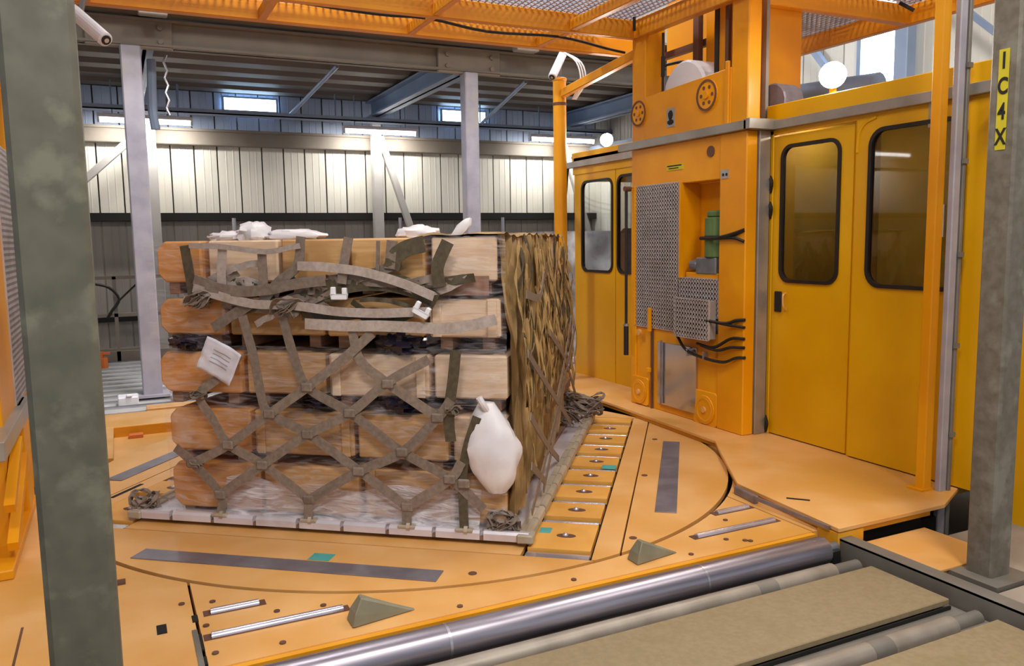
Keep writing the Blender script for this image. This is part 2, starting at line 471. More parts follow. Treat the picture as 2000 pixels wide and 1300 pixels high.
solo('wall_brace', MB().bar((8.45, 8.7, 4.6), (8.45, 7.75, 3.5), .08, .08), 'brace_blue_grey', 'thin diagonal steel brace on the white wall left of the bright window', 'brace')
solo('wall_brace', MB().bar((8.45, 6.6, 4.5), (8.45, 5.6, 3.6), .06, .06), 'brace_blue_grey', 'thin diagonal steel brace on the white wall right of the bright window', 'brace')

# ---------------------------------------------------------------- building frame
def column(x, y, w, z0, z1, mat, label):
    t = thing('steel_column', label, 'column', (x, y, z0))
    part(t, 'shaft', MB().box(x - w / 2, x + w / 2, y - w / 2, y + w / 2, z0, z1), mat, bevel=.012)
    part(t, 'base_plate', MB().box(x - w * .85, x + w * .85, y - w * .85, y + w * .85, z0, z0 + .025), mat)
    return t
c2 = column(.27, 9.69, .20, 0.0, 3.72, 'column_steel', 'lilac-grey steel column left of the netted cargo, under the roof beam')
c3 = column(4.13, 9.69, .18, 0.0, 3.72, 'column_steel', 'lilac-grey steel column rising behind the middle of the netted cargo')
for t, x, z in ((c2, .27, 3.72), (c3, 4.13, 3.72)):
    part(t, 'head_plate', MB().box(x - .42, x + .42, 9.66, 9.72, z - .02, z + .30), 'beam_grey', bevel=.01)
    for dx in (-.3, .3):
        for dz in (.06, .2):
            part(t, 'bolt', MB().cyl((x + dx, 9.655, z + dz), (x + dx, 9.63, z + dz), .03, 6), 'beam_grey')
def ibeam(p0, p1, w, h, axis):
    b = MB(); x0, y0, z0 = p0; x1, y1, _ = p1
    if axis == 'x':
        b.box(x0, x1, y0 - w / 2, y0 + w / 2, z0, z0 + .025).box(x0, x1, y0 - w / 2, y0 + w / 2, z0 + h - .025, z0 + h).box(x0, x1, y0 - .02, y0 + .02, z0, z0 + h)
    else:
        b.box(x0 - w / 2, x0 + w / 2, y0, y1, z0, z0 + .025).box(x0 - w / 2, x0 + w / 2, y0, y1, z0 + h - .025, z0 + h).box(x0 - .02, x0 + .02, y0, y1, z0, z0 + h)
    return b
solo('roof_beam', ibeam((-14, 9.75, 3.73), (9.5, 9.75, 0), .22, .28, 'x'), 'beam_grey', 'long brown-grey roof beam running across above both lilac columns', 'beam')
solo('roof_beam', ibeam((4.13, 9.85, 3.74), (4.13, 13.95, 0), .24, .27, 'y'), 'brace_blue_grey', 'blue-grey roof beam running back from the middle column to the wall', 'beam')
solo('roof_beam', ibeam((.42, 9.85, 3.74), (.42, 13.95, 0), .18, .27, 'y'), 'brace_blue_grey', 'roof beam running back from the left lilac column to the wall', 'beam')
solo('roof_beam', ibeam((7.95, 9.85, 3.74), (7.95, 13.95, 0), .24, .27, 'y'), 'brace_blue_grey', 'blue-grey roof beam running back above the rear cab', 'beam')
def wallcol(x, brace, la, lb):
    t = thing('wall_column', la, 'column', (x, 13.85, FZ))
    part(t, 'shaft', MB().box(x - .08, x + .08, 13.76, 13.92, FZ, 3.75), 'column_white', bevel=.01)
    part(t, 'knee_brace', MB().bar((x + .06 * brace, 13.80, 3.42), (x + brace * (1.05 if brace < 0 else .62), 13.80, 2.5 if brace < 0 else 1.7), .11, .10, (0, 1, 0)), 'column_white', bevel=.01)
wallcol(.58, -1, 'pale wall column directly behind the left lilac column, with a brace to the left', '')
wallcol(4.14, 1, 'pale wall column below the middle tube light, with a brace to the right', '')
wallcol(7.75, 1, 'pale wall column below the right tube light, behind the yellow post', '')
def tube_light(x0, x1, y, z, label):
    t = thing('tube_light', label, 'lamp', ((x0 + x1) / 2, y, z), group='tube lights along the back wall')
    part(t, 'housing', MB().box(x0, x1, y - .06, y + .06, z + .035, z + .09), 'white_paint', bevel=.008)
    part(t, 'tube', MB().cyl((x0 + .02, y, z), (x1 - .02, y, z), .035, 10), 'tube_glow', smooth=True)
    for hx in (x0 + .2, x1 - .2): part(t, 'hanger', MB().cyl((hx, y, z + .09), (hx, y, 4.045), .01, 6), 'brace_blue_grey')
    part(t, 'end_cap', MB().box(x0, x0 + .03, y - .04, y + .04, z - .04, z + .04), 'white_paint')
    part(t, 'end_cap', MB().box(x1 - .03, x1, y - .04, y + .04, z - .04, z + .04), 'white_paint')
    d = bpy.data.lights.new('tube_light_lamp', 'AREA'); d.shape = 'RECTANGLE'; d.size = x1 - x0; d.size_y = .1; d.energy = 34; d.color = (1, .97, .92)
    o = bpy.data.objects.new('tube_light_lamp', d); COL.objects.link(o); o.parent = t; o.location = (0, 0, -.06); o.rotation_euler = (math.radians(22), 0, 0)
tube_light(-.12, 1.18, 13.55, 3.47, 'glowing tube light on the left, behind the left lilac column')
tube_light(3.50, 4.78, 13.55, 3.46, 'glowing tube light in the middle, at the head of the pale wall column')
tube_light(6.95, 8.35, 13.55, 3.46, 'glowing tube light on the right, behind the yellow post')
tube_light(-4.1, -2.8, 13.55, 3.46, 'glowing tube light further along the back wall, left of the picture')
tube_light(-7.8, -6.5, 13.55, 3.46, 'glowing tube light at the far left end of the back wall')
t = thing('cable_tray', 'long grey cable tray above the tube lights along the back wall', 'cable tray', (4, 13.6, 3.62))
part(t, 'tray', MB().box(-3, 11, 13.5, 13.72, 3.62, 3.64).box(-3, 11, 13.5, 13.51, 3.62, 3.69).box(-3, 11, 13.71, 13.72, 3.62, 3.69), 'brace_blue_grey')
for x in (-1.5, 1.0, 3.4, 6.0, 8.4):
    part(t, 'hanger', MB().cyl((x, 13.61, 3.65), (x, 13.61, 4.05), .012, 6), 'brace_blue_grey')
solo('tie_rod', MB().cyl((2.85, 11.2, 4.0), (2.65, 13.7, 3.66), .03, 8), 'brace_blue_grey', 'slender diagonal tie rod under the ribbed roof above the cargo', 'rod')
solo('tie_rod', MB().cyl((5.6, 11.0, 3.95), (6.0, 13.7, 3.66), .03, 8), 'brace_blue_grey', 'slender diagonal tie rod under the ribbed roof by the yellow corner post', 'rod')
for x in (.18, .55):
    pass
solo('hanging_chain', MB().tube([(.62 + .015 * (-1) ** i, 9.9, 3.7 - .08 * i) for i in range(9)], .014, 6, 2), 'bright_steel', 'short bright chain hanging beside the head of the left column', 'chain')
solo('service_pipe', MB().tube([(.50, 10.3, 3.72), (.48, 10.3, 3.2), (.50, 10.3, 2.95)], .05, 8), 'brace_blue_grey', 'short grey pipe coming down behind the left lilac column', 'pipe')
solo('junction_box', MB().box(.35, .62, 9.10, 9.22, 3.92, 4.045), 'sticker_grey', 'pale junction box on the roof above the left column', 'box', bevel=.01)
solo('junction_box', MB().box(4.55, 4.85, 9.15, 9.3, 3.93, 4.045), 'sticker_grey', 'pale junction box on the roof right of the middle column', 'box', bevel=.01)

# ---------------------------------------------------------------- back aisle: roller bed, railing, hose
t = thing('roller_bed', 'pale metal roller bed on the floor behind the deck at far left', 'conveyor', (1.2, 11, FZ))
part(t, 'bed_frame', MB().box(-.75, 6.2, 9.0, 13.3, FZ, -.06), 'column_steel')
yy = 9.10
k = 0
pl = to_mesh('deck_sheet', MB().box(-1.1, 1.1, -.10, .10, -.03, 0), 'column_white', bevel=.004)
rl = to_mesh('roller', MB().cyl((-1.1, 0, 0), (1.1, 0, 0), .035, 8), 'gear_grey', smooth=True)
while yy < 13.2:
    piece(t, 'deck_sheet', pl, (.55 - 1.2, yy - 11, -.03 - FZ))
    piece(t, 'roller', rl, (.55 - 1.2, yy + .165 - 11, -.045 - FZ))
    yy += .33
part(t, 'side_rail', MB().box(-.72, -.60, 9.0, 13.3, -.06, .12), 'gear_grey')
bo = to_mesh('guide_stud', MB().cyl((0, 0, 0), (0, 0, .11), .035, 8), 'gear_grey')
for i in range(12): piece(t, 'guide_stud', bo, (-.46 - 1.2, 9.2 + i * .33 - 11, -.05 - FZ))
t = thing('guard_railing', 'dark two-rail guard railing in front of the wall at far left', 'railing', (0, 13.0, -.06))
for z in (1.16, .62): part(t, 'rail', MB().box(-3, 1.0, 12.98, 13.04, z, z + .05), 'beam_grey')
for x in (-1.6, -.05, .9): part(t, 'post', MB().box(x - .025, x + .025, 12.98, 13.04, -.06, 1.2), 'beam_grey')
part(t, 'toe_board', MB().box(-3, 1.0, 12.98, 13.04, -.06, .12), 'beam_grey')
solo('hose', MB().tube([(-.35, 12.9, 1.12), (-.12, 12.88, 1.05), (.0, 12.88, .88), (-.1, 12.88, .72), (-.16, 12.9, .62)], .02, 6), 'cable_black', 'black hose hanging in a loop on the far left railing', 'hose')
solo('hose', MB().tube([(.3, 12.97, 1.14), (.15, 12.95, 1.0), (.0, 12.88, .86), (-.06, 12.88, .78)], .015, 6), 'cable_black', 'short black hose end behind the left lilac column', 'hose')
solo('cable_conduit', MB().cyl((1.75, 13.9, FZ), (1.75, 13.9, 2.05), .03, 8), 'column_steel', 'thin vertical conduit on the lower wall above the white lumps', 'pipe')
solo('cable_conduit', MB().cyl((4.55, 13.9, FZ), (4.55, 13.9, 2.05), .03, 8), 'column_steel', 'thin vertical conduit beside the middle pale wall column', 'pipe')
solo('cable_conduit', MB().cyl((6.55, 13.9, FZ), (6.55, 13.9, 2.05), .03, 8), 'column_steel', 'thin vertical conduit on the lower wall left of the yellow post', 'pipe')
solo('valve_fitting', MB().cyl((-.28, 12.4, -.06), (-.28, 12.4, .12), .09, 10).cyl((-.28, 12.4, .12), (-.28, 12.4, .2), .04, 8).box(-.4, -.16, 12.37, 12.43, .16, .19), 'orange_fitting', 'small orange valve fitting at the end of the far left roller bed', 'fitting')
solo('floor_block', MB().box(-.08, .12, 9.28, 9.5, -.03, .07).box(.0, .06, 9.26, 9.3, .07, .1), 'white_paint', 'white block at the left foot of the left lilac column', 'block', bevel=.01)
solo('floor_block', MB().box(.45, .66, 9.28, 9.5, -.03, .09).box(.5, .56, 9.26, 9.3, .09, .12), 'white_paint', 'white block at the right foot of the left lilac column', 'block', bevel=.01)

# ================================================================ THE TRANSFER VEHICLE: DECK
CX, CY, TH = 1.92, 5.76, math.radians(-38)
cu, su = math.cos(TH), math.sin(TH)
def W(u, v, z=0.0): return Vector((CX + u * cu - v * su, CY + u * su + v * cu, z))
def Wv(p): return W(p[0], p[1], p[2])
NV = Vector((-su, cu, 0)) * -1      # outward normal of the cargo's front face
NU = Vector((cu, su, 0))            # outward normal of the cargo's right face
RT = 2.318

def arc(R, a0, a1, n=40):
    return [(CX + R * math.cos(a0 + (a1 - a0) * i / n), CY + R * math.sin(a0 + (a1 - a0) * i / n)) for i in range(n + 1)]
def ang(x, y): return math.atan2(y - CY, x - CX)
RG = 2.348
deck = thing('vehicle_deck', 'worn orange steel deck plates around the turntable', 'deck', (CX, CY, -.30))
part(deck, 'deck_base', MB().box(-1.5, 4.6, 3.26, 8.8, -.30, -.10), 'black_gap')
yl, yr = CY - math.sqrt(RG ** 2 - (CX - .22) ** 2), CY - math.sqrt(RG ** 2 - (3.40 - CX) ** 2)
part(deck, 'front_plate', MB().prism([(.225, 3.23), (3.40, 3.23)] + arc(RG, ang(3.40, yr), ang(.225, yl)), -.06, 0), 'deck_orange')
part(deck, 'front_edge', MB().box(.225, 3.40, 3.20, 3.23, -.22, -.005), 'deck_riser')
yq = 6.15
xq = CX - math.sqrt(RG ** 2 - (yq - CY) ** 2)
a0, a1 = ang(.21, CY - math.sqrt(RG ** 2 - (CX - .21) ** 2)), ang(xq, yq)
if a1 > 0: a1 -= 2 * math.pi
part(deck, 'left_plate', MB().prism([(-1.5, 2.62), (.21, 2.62)] + arc(RG, a0, a1) + [(-1.5, yq)], -.06, 0), 'deck_orange')
part(deck, 'seam_edge', MB().box(.19, .212, 2.63, 3.6, .0, .004), 'frame_grey')
part(deck, 'back_rim', MB().box(-.42, 4.0, 8.15, 8.78, -.06, 0), 'deck_orange', bevel=.004)
part(deck, 'back_lip', MB().box(.18, 4.0, 8.80, 9.0, -.06, .02), 'deck_orange', bevel=.004)
part(deck, 'left_rim', MB().box(-.42, -.12, 6.95, 8.14, -.06, 0), 'deck_orange', bevel=.004)
part(deck, 'pocket_floor', MB().box(-.42, 1.6, 6.2, 8.15, -.10, -.095), 'deck_orange')
part(deck, 'pocket_riser', MB().box(-.12, 1.6, 8.12, 8.15, -.10, -.005), 'deck_riser')
part(deck, 'pocket_tag', MB().box(.0, .12, 8.0, 8.09, -.095, -.06), 'orange_fitting', bevel=.004)
part(deck, 'right_corner_plate', MB().prism([(3.41, 3.23), (4.25, 3.23), (4.25, 5.1)] + arc(RG, ang(4.2, 5.1) , ang(3.41, CY - math.sqrt(RG ** 2 - (3.41 - CX) ** 2)), 20), -.06, 0), 'deck_orange')
def slot_roller(x0, x1, y):
    part(deck, 'slot', MB().box(x0 - .03, x1 + .03, y - .028, y + .028, .0, .003), 'rust_brown')
    part(deck, 'slot_roller', MB().cyl((x0, y, .0), (x1, y, .0), .022, 10), 'roller_silver', smooth=True)
for a in ((.28, .49, 3.745), (.26, .82, 3.505), (3.13, 3.37, 3.715), (2.78, 3.34, 3.465)): slot_roller(*a)
def wedge(x, y, s=1.0):
    b = MB()
    # rounded upright nose on the left tapering to a low tip on the right
    V = [(0, -.045, 0), (.0, .05, 0), (.27, -.005, 0), (.27, .02, 0), (.045, -.02, .105), (.05, .03, .105), (.09, .0, .088), (.015, -.04, .05), (.015, .045, .05)]
    b.add([(x + p[0] * s, y + p[1] * s, p[2] * s) for p in V], [(0, 7, 4, 6, 2), (1, 3, 6, 5, 8), (7, 8, 5, 4), (0, 1, 8, 7), (2, 6, 3), (4, 5, 6), (0, 2, 3, 1)])
    part(deck, 'wedge_guide', b, 'wedge_grey', bevel=.006)
wedge(.81, 3.345, 1.12); wedge(2.27, 3.335, 1.05)
part(deck, 'lock_hole', MB().box(.055, .095, 3.63, 3.72, .0, .003), 'black_gap')
part(deck, 'stop_tab', MB().box(-.115, -.06, 4.27, 4.32, .0, .012), 'rust_brown')
part(deck, 'slit', MB().box(-.475, -.465, 3.3, 3.98, .0, .002), 'rust_brown')
for i, (y0, y1) in enumerate(((3.75, 3.68), (3.55, 3.40), (3.34, 3.27))):
    part(deck, 'hinge_gap', MB().box(.20, .225, y1, y0, -.004, .003), 'black_gap')
bolt = to_mesh('bolt', MB().cyl((0, 0, 0), (0, 0, .006), .014, 8), 'rust_brown')
for x, y in ((.3, 3.86), (.25, 3.62), (.26, 3.35), (.55, 3.62), (1.3, 3.28), (1.9, 3.29), (2.6, 3.28), (2.9, 3.36), (2.98, 3.30), (3.1, 3.6), (.75, 3.58), (.52, 3.31), (-.2, 3.5), (.17, 3.9), (3.0, 3.28)):
    piece(deck, 'bolt', bolt, (x - CX, y - CY, .30))

# ---------------------------------------------------------------- turntable
tt = thing('turntable', 'round orange steel turntable carrying the cargo pallet', 'turntable', (CX, CY, -.09), rz=TH)
def clip(poly, axis, val, keep_gt):
    out = []
    n = len(poly)
    for i in range(n):
        p, q = poly[i], poly[(i + 1) % n]
        pin = (p[axis] >= val) == keep_gt; qin = (q[axis] >= val) == keep_gt
        if pin: out.append(p)
        if pin != qin:
            t = (val - p[axis]) / (q[axis] - p[axis]); out.append((p[0] + (q[0] - p[0]) * t, p[1] + (q[1] - p[1]) * t))
    return out
circ = [(RT * math.cos(2 * math.pi * k / 128), RT * math.sin(2 * math.pi * k / 128)) for k in range(128)]
def seg(u0, u1, v0, v1):
    P = circ
    P = clip(P, 0, u0, True); P = clip(P, 0, u1, False); P = clip(P, 1, v0, True); P = clip(P, 1, v1, False)
    return P
G = .005
T0 = .09
def tplate(name, u0, u1, v0, v1, mat='deck_orange', z0=-.03, z1=0.0, label=None):
    return part(tt, name, MB().prism(seg(u0 + G, u1 - G, v0 + G, v1 - G), z0 + T0, z1 + T0), mat, world=False, label=label)
part(tt, 'disc', MB().prism([(p[0], p[1]) for p in circ], -.08 + T0, -.035 + T0), 'black_gap', world=False)
tplate('segment_plate', -2.4, 2.4, -2.4, -1.70)
tplate('segment_plate', -2.4, 2.4, 1.66, 2.4)
tplate('side_strip', 1.555, 1.70, -1.70, 1.66)
tplate('segment_plate', 1.70, 2.4, -1.70, 1.66)
tplate('side_strip', -1.70, -1.555, -1.70, 1.66)
tplate('segment_plate', -2.4, -1.70, -1.70, 1.66)
tplate('centre_plate', -1.19, 1.19, -1.70, 1.66)
for sgn in (-1, 1):
    u0, u1 = (1.20, 1.55) if sgn > 0 else (-1.55, -1.20)
    tplate('end_bar', u0, u1, -1.70, -1.615, 'roller_silver', -.03, -.008)
    edges = [-1.615, -1.10, -.735, -.37, -.005, .36, .70, 1.06, 1.42, 1.64]
    for i in range(9):
        a, b = edges[i], edges[i + 1]
        rollw = .075 if i < 8 else .0
        blk = tplate('slide_block', u0, u1, a + .012, b - rollw - .012, 'block_orange', -.03, .006)
        if rollw:
            part(tt, 'cross_roller', MB().cyl((u0 + .01, b - rollw / 2, T0 - .028), (u1 - .01, b - rollw / 2, T0 - .028), .026, 10), 'roller_silver', smooth=True, world=False)
        if i < 8:
            c = ((u0 + u1) / 2 + .01, (a + b - rollw) / 2, T0 + .006)
            f = part(tt, 'ball_seat', MB().prism([(c[0] + .055 * math.cos(k * .5236), c[1] + .03 * math.sin(k * .5236)) for k in range(12)], c[2], c[2] + .002), 'rust_brown', world=False)
            part(tt, 'ball', MB().blob((c[0] - .005, c[1], c[2] + .004), .018, .018, .014, 0, nu=8, nv=6), 'roller_silver', smooth=True, world=False)
def tbox(name, u0, u1, v0, v1, z1, mat): return part(tt, name, MB().box(u0, u1, v0, v1, T0, T0 + z1), mat, world=False, bevel=.0015)
tbox('wear_strip', 1.85, 1.98, -.90, .83, .006, 'strip_steel')
tbox('wear_strip', -1.98, -1.85, -.86, .83, .006, 'strip_steel')
tbox('wear_strip', -.84, .85, -2.10, -1.97, .006, 'strip_steel')
tbox('wear_strip', -.84, .85, 1.97, 2.10, .006, 'strip_steel')
tbox('tape_patch', .10, .22, -1.95, -1.86, .003, 'teal_tape')
tbox('tape_patch', 1.225, 1.29, -1.37, -1.29, .009, 'teal_tape')
tbox('tape_patch', 1.44, 1.54, -.03, .05, .010, 'teal_tape')
tbox('slit', -1.67, -1.64, -1.21, -.90, .003, 'black_gap')
for u, v in ((1.0, -1.97), (1.75, -.14), (-1.1, -2.0), (1.78, .9), (1.75, -1.35), (-1.76, .2)):
    part(tt, 'socket', MB().cyl((u, v, T0), (u, v, T0 + .003), .022, 10), 'rust_brown', world=False)

# ---------------------------------------------------------------- drum roller at the deck's front edge
t = thing('drum_roller', 'long polished steel drum along the front edge of the deck', 'roller', (1.8, 3.09, -.055))
part(t, 'drum', MB().cyl((.25, 3.09, -.045), (3.33, 3.09, -.045), .075, 28), 'drum_steel', smooth=True)
for x in (2.50, 1.15): part(t, 'collar', MB().cyl((x, 3.09, -.045), (x + .012, 3.09, -.045), .0765, 28), 'bright_steel', smooth=True)
part(t, 'shaft', MB().cyl((3.33, 3.09, -.045), (3.43, 3.09, -.045), .03, 12), 'gear_grey', smooth=True)
part(t, 'bearing', MB().box(3.36, 3.42, 3.04, 3.14, -.14, -.04), 'black_rubber', bevel=.006)

# ---------------------------------------------------------------- raised platform below the cabs
pf = thing('cab_platform', 'raised orange walkway plate in front of the right cab', 'platform', (4.3, 5, -.10))
poly = [(3.44, 3.08), (4.30, 3.08), (4.72, 3.28), (5.9, 3.28), (5.9, 8.72), (4.62, 8.72), (4.45, 7.85), (4.22, 7.35), (4.20, 6.3), (4.12, 4.92), (4.04, 4.80), (3.52, 3.98)]
part(pf, 'top_plate', MB().prism(poly, .035, .06), 'deck_orange', bevel=.003)
poly2 = [(3.46, 3.10), (4.20, 3.10), (4.22, 3.28), (5.9, 3.3), (5.9, 8.7), (4.62, 8.7), (4.47, 7.85), (4.24, 7.35), (4.22, 6.3), (4.14, 4.93), (4.06, 4.81), (3.54, 3.99)]
part(pf, 'riser', MB().prism(poly2, .002, .034), 'deck_riser')
part(pf, 'end_box', MB().box(3.445, 3.64, 3.085, 3.24, -.13, .03), 'deck_riser', bevel=.005)
part(pf, 'corner_bracket', MB().bar((3.49, 3.96, .025), (3.462, 3.74, .025), .03, .05), 'strip_steel', bevel=.004)
part(pf, 'edge_strip', MB().bar((3.44, 3.74, .045), (3.435, 3.14, .045), .012, .022), 'strip_steel')
part(pf, 'slot', MB().bar((3.57, 3.60, .061), (3.66, 3.50, .061), .02, .004), 'black_gap')
part(pf, 'stiffener', MB().box(3.5, 4.2, 3.16, 3.20, -.10, .0), 'black_gap')

# ================================================================ MAST BESIDE THE CABS
mx = 4.40
B = .06
mast = thing('lift_mast', 'orange lift mast with wire guard and recessed green motor', 'mast', (4.55, 5.7, B))
part(mast, 'column', MB().box(mx, 4.62, 6.27, 6.48, 2.5, 3.62), 'mast_orange', bevel=.008)
part(mast, 'column', MB().box(mx, 4.53, 4.93, 5.12, 2.5, 3.62), 'mast_orange', bevel=.008)
part(mast, 'corner_column', MB().box(mx, 4.51, 4.93, 5.24, B, 2.45), 'mast_orange', bevel=.008)
part(mast, 'header', MB().box(mx + .01, 4.6, 5.24, 6.50, 2.10, 2.45), 'mast_orange', bevel=.006)
part(mast, 'side_column', MB().box(mx + .005, 4.6, 6.42, 6.50, B, 2.10), 'mast_orange', bevel=.006)
part(mast, 'lower_body', MB().box(mx + .02, 4.6, 5.24, 6.42, B, .84), 'mast_orange', bevel=.006)
part(mast, 'recess_back', MB().box(4.62, 4.66, 5.24, 6.42, .84, 2.10), 'mast_orange')
part(mast, 'recess_side', MB().box(mx + .03, 4.62, 5.74, 5.79, 1.28, 2.10), 'mast_orange', bevel=.003)
part(mast, 'recess_floor', MB().box(mx + .03, 4.62, 5.24, 5.74, 1.24, 1.29), 'mast_orange', bevel=.003)
part(mast, 'guard_backing', MB().box(mx + .035, mx + .05, 5.79, 6.42, .84, 2.10), 'guard_back')
part(mast, 'guard_backing', MB().box(mx + .035, mx + .05, 5.25, 5.79, .84, 1.24), 'guard_back')
def wires(x, y0, y1, z0, z1, pitch, r):
    b = MB(); n = int((y1 - y0) / pitch); m = int((z1 - z0) / pitch)
    for i in range(n + 1):
        yy = y0 + (y1 - y0) * i / n; b.box(x - r, x + r, yy - r, yy + r, z0, z1)
    for j in range(m + 1):
        zz = z0 + (z1 - z0) * j / m; b.box(x - r, x + r, y0, y1, zz - r, zz + r)
    return b
part(mast, 'wire_guard', wires(mx + .015, 5.78, 6.42, .82, 2.11, .036, .0085), 'guard_wire', kind='stuff')
part(mast, 'wire_guard', wires(mx + .015, 5.25, 5.77, .98, 1.29, .036, .0085), 'guard_wire', kind='stuff')
gb = part(mast, 'guard_box', MB().box(mx - .07, mx + .0, 5.26, 5.70, .80, 1.12), 'guard_back', bevel=.004)
part(gb, 'wire_face', wires(mx - .078, 5.26, 5.70, .80, 1.12, .036, .0085), 'guard_wire', kind='stuff')
part(mast, 'guard_edge', MB().box(mx - .005, mx + .03, 5.735, 5.755, 1.29, 2.11), 'mast_orange')
part(mast, 'guard_edge', MB().box(mx - .005, mx + .03, 6.42, 6.44, .82, 2.12), 'mast_orange')
part(mast, 'top_rail', MB().box(mx - .04, mx + .01, 4.90, 6.66, 2.45, 2.52), 'rail_steel', bevel=.004)
part(mast, 'rail_corner', MB().box(mx - .04, 4.66, 4.86, 4.93, 2.45, 2.53), 'rail_steel', bevel=.004)
part(mast, 'upper_fascia', MB().add([(mx, 5.12, 2.52), (mx, 6.27, 2.52), (mx, 6.27, 2.90), (mx, 5.12, 2.95), (mx + .04, 5.12, 2.52), (mx + .04, 6.27, 2.52), (mx + .04, 6.27, 2.90), (mx + .04, 5.12, 2.95)],
     [(0, 1, 2, 3), (7, 6, 5, 4), (0, 4, 5, 1), (1, 5, 6, 2), (2, 6, 7, 3), (3, 7, 4, 0)]), 'mast_orange', bevel=.004)
part(mast, 'fascia_post', MB().box(mx - .02, mx + .0, 5.13, 5.17, 2.52, 3.0), 'mast_orange', bevel=.003)
def wheel(y, z, r, square=False):
    p = part(mast, 'wheel_cover', MB().cyl((mx + .01, y, z), (mx - .012, y, z), r, 24), 'mast_orange', bevel=.003)
    part(p, 'rim', MB().ring((mx - .012, y, z), (-1, 0, 0), r * .86, r, .006, 24), 'rust_brown')
    part(p, 'hub', MB().cyl((mx - .012, y, z), (mx - .03, y, z), r * .25, 12), 'mast_orange', bevel=.002)
    for k in range(6):
        a = k * math.pi / 3
        part(p, 'spoke_hole', MB().cyl((mx - .0115, y + math.cos(a) * r * .55, z + math.sin(a) * r * .55), (mx - .0145, y + math.cos(a) * r * .55, z + math.sin(a) * r * .55), r * .13, 8), 'rust_brown')
wheel(6.36, 2.77, .115); wheel(5.40, 2.78, .125)
def foot_wheel(y, z, r):
    p = part(mast, 'foot_flange', MB().prism(rrect(y - r * 1.2, y + r * 1.2, z - r * 1.05, z + r * 1.25, .03, 4), 0, .02).mapv(lambda q: (mx + .02 - q.z, q.x, q.y)), 'mast_orange', bevel=.003)
    part(p, 'disc', MB().cyl((mx, y, z), (mx - .010, y, z), r, 20), 'mast_orange', bevel=.004)
    part(p, 'disc_rim', MB().ring((mx - .010, y, z), (-1, 0, 0), r * .7, r * .82, .003, 20), 'deck_riser')
    part(p, 'hub', MB().cyl((mx - .010, y, z), (mx - .022, y, z), r * .22, 10), 'deck_orange')
foot_wheel(6.35, .19, .115); foot_wheel(5.39, .19, .125)
e = part(mast, 'emblem', MB().box(mx - .006, mx, 5.83, 5.94, 2.59, 2.75), 'sticker_grey', label='small grey emblem plate')
part(e, 'emblem_mark', MB().blob((mx - .007, 5.885, 2.69), .004, .034, .04, .3, nu=12, nv=8).blob((mx - .007, 5.885, 2.63), .004, .046, .022, .3, seed=3, nu=12, nv=8), 'ink_black')
e = part(mast, 'data_label', MB().box(mx + .004, mx + .012, 5.72, 5.95, 2.22, 2.27), 'sticker_yellow')
part(e, 'print_line', MB().box(mx + .002, mx + .005, 5.74, 5.94, 2.252, 2.262), 'ink_black')
part(e, 'print_line', MB().box(mx + .002, mx + .005, 5.78, 5.92, 2.232, 2.240), 'ink_black')
p = part(mast, 'cover_plug', MB().cyl((mx + .01, 5.36, 2.33), (mx + .0, 5.36, 2.33), .045, 16), 'rust_brown')
part(mast, 'switch_label', MB().box(mx - .006, mx, 5.13, 5.22, 2.10, 2.17), 'sticker_grey')
for y in (5.15, 5.19): part(mast, 'switch_dot', MB().cyl((mx - .006, y, 2.13), (mx - .010, y, 2.13), .012, 8), 'ink_black')
part(mast, 'mirror_plate', MB().box(mx - .004, mx + .02, 5.51, 6.06, .13, .70), 'mirror_plate', bevel=.002)
part(mast, 'gap_strip', MB().box(mx - .002, mx + .02, 6.15, 6.17, B, .80), 'rust_brown')
part(mast, 'push_rod', MB().cyl((mx - .02, 5.98, .14), (mx - .02, 5.98, .72), .010, 8), 'strip_steel')
part(mast, 'lug', MB().box(mx - .03, mx + .0, 6.16, 6.20, .40, .44), 'mast_orange', bevel=.003)
part(mast, 'lug', MB().box(mx - .03, mx, 6.155, 6.185, .78, 1.0), 'mast_orange', bevel=.003)
part(mast, 'lug_bolt', MB().cyl((mx - .01, 6.33, .76), (mx - .03, 6.33, .76), .03, 10), 'deck_orange')
sr = part(mast, 'stay_rod', MB().cyl((mx - .03, 6.53, .78), (mx - .03, 6.53, 2.10), .014, 10), 'black_rubber', smooth=True)
part(sr, 'rod_sleeve', MB().cyl((mx - .03, 6.53, .52), (mx - .03, 6.53, .80), .024, 10), 'black_rubber', smooth=True)
part(sr, 'rod_clip', MB().cyl((mx - .03, 6.53, .80), (mx - .03, 6.53, .825), .028, 10), 'bright_steel')
part(sr, 'rod_eye', MB().cyl((mx - .05, 6.53, 2.10), (mx + .02, 6.53, 2.10), .025, 10), 'rust_brown')
part(mast, 'corner_strip', MB().box(4.515, 4.625, 4.915, 4.95, B, 2.45), 'rail_steel', bevel=.004)
part(mast, 'cable_duct', MB().box(4.63, 4.645, 4.93, 4.99, B, 2.45), 'black_rubber')
for z in (.20, 1.9, 2.1): part(mast, 'duct_hose', MB().tube([(4.635, 4.93, z), (4.62, 4.89, z - .05), (4.635, 4.92, z - .12)], .014, 6), 'cable_black')
mo = part(mast, 'motor', MB().cyl((4.53, 5.38, 1.47), (4.53, 5.38, 1.80), .125, 18), 'motor_green', bevel=.008, label='green cylindrical electric motor')
part(mo, 'fan_cap', MB().cyl((4.53, 5.38, 1.80), (4.53, 5.38, 1.855), .108, 18), 'motor_green', bevel=.012)
part(mo, 'clamp_band', MB().cyl((4.53, 5.38, 1.62), (4.53, 5.38, 1.65), .129, 18), 'cable_black')
part(mast, 'gearbox', MB().box(4.42, 4.58, 5.30, 5.56, 1.33, 1.47).cyl((4.47, 5.56, 1.40), (4.47, 5.66, 1.40), .05, 12), 'gear_grey', bevel=.01, label='grey gearbox below the motor')
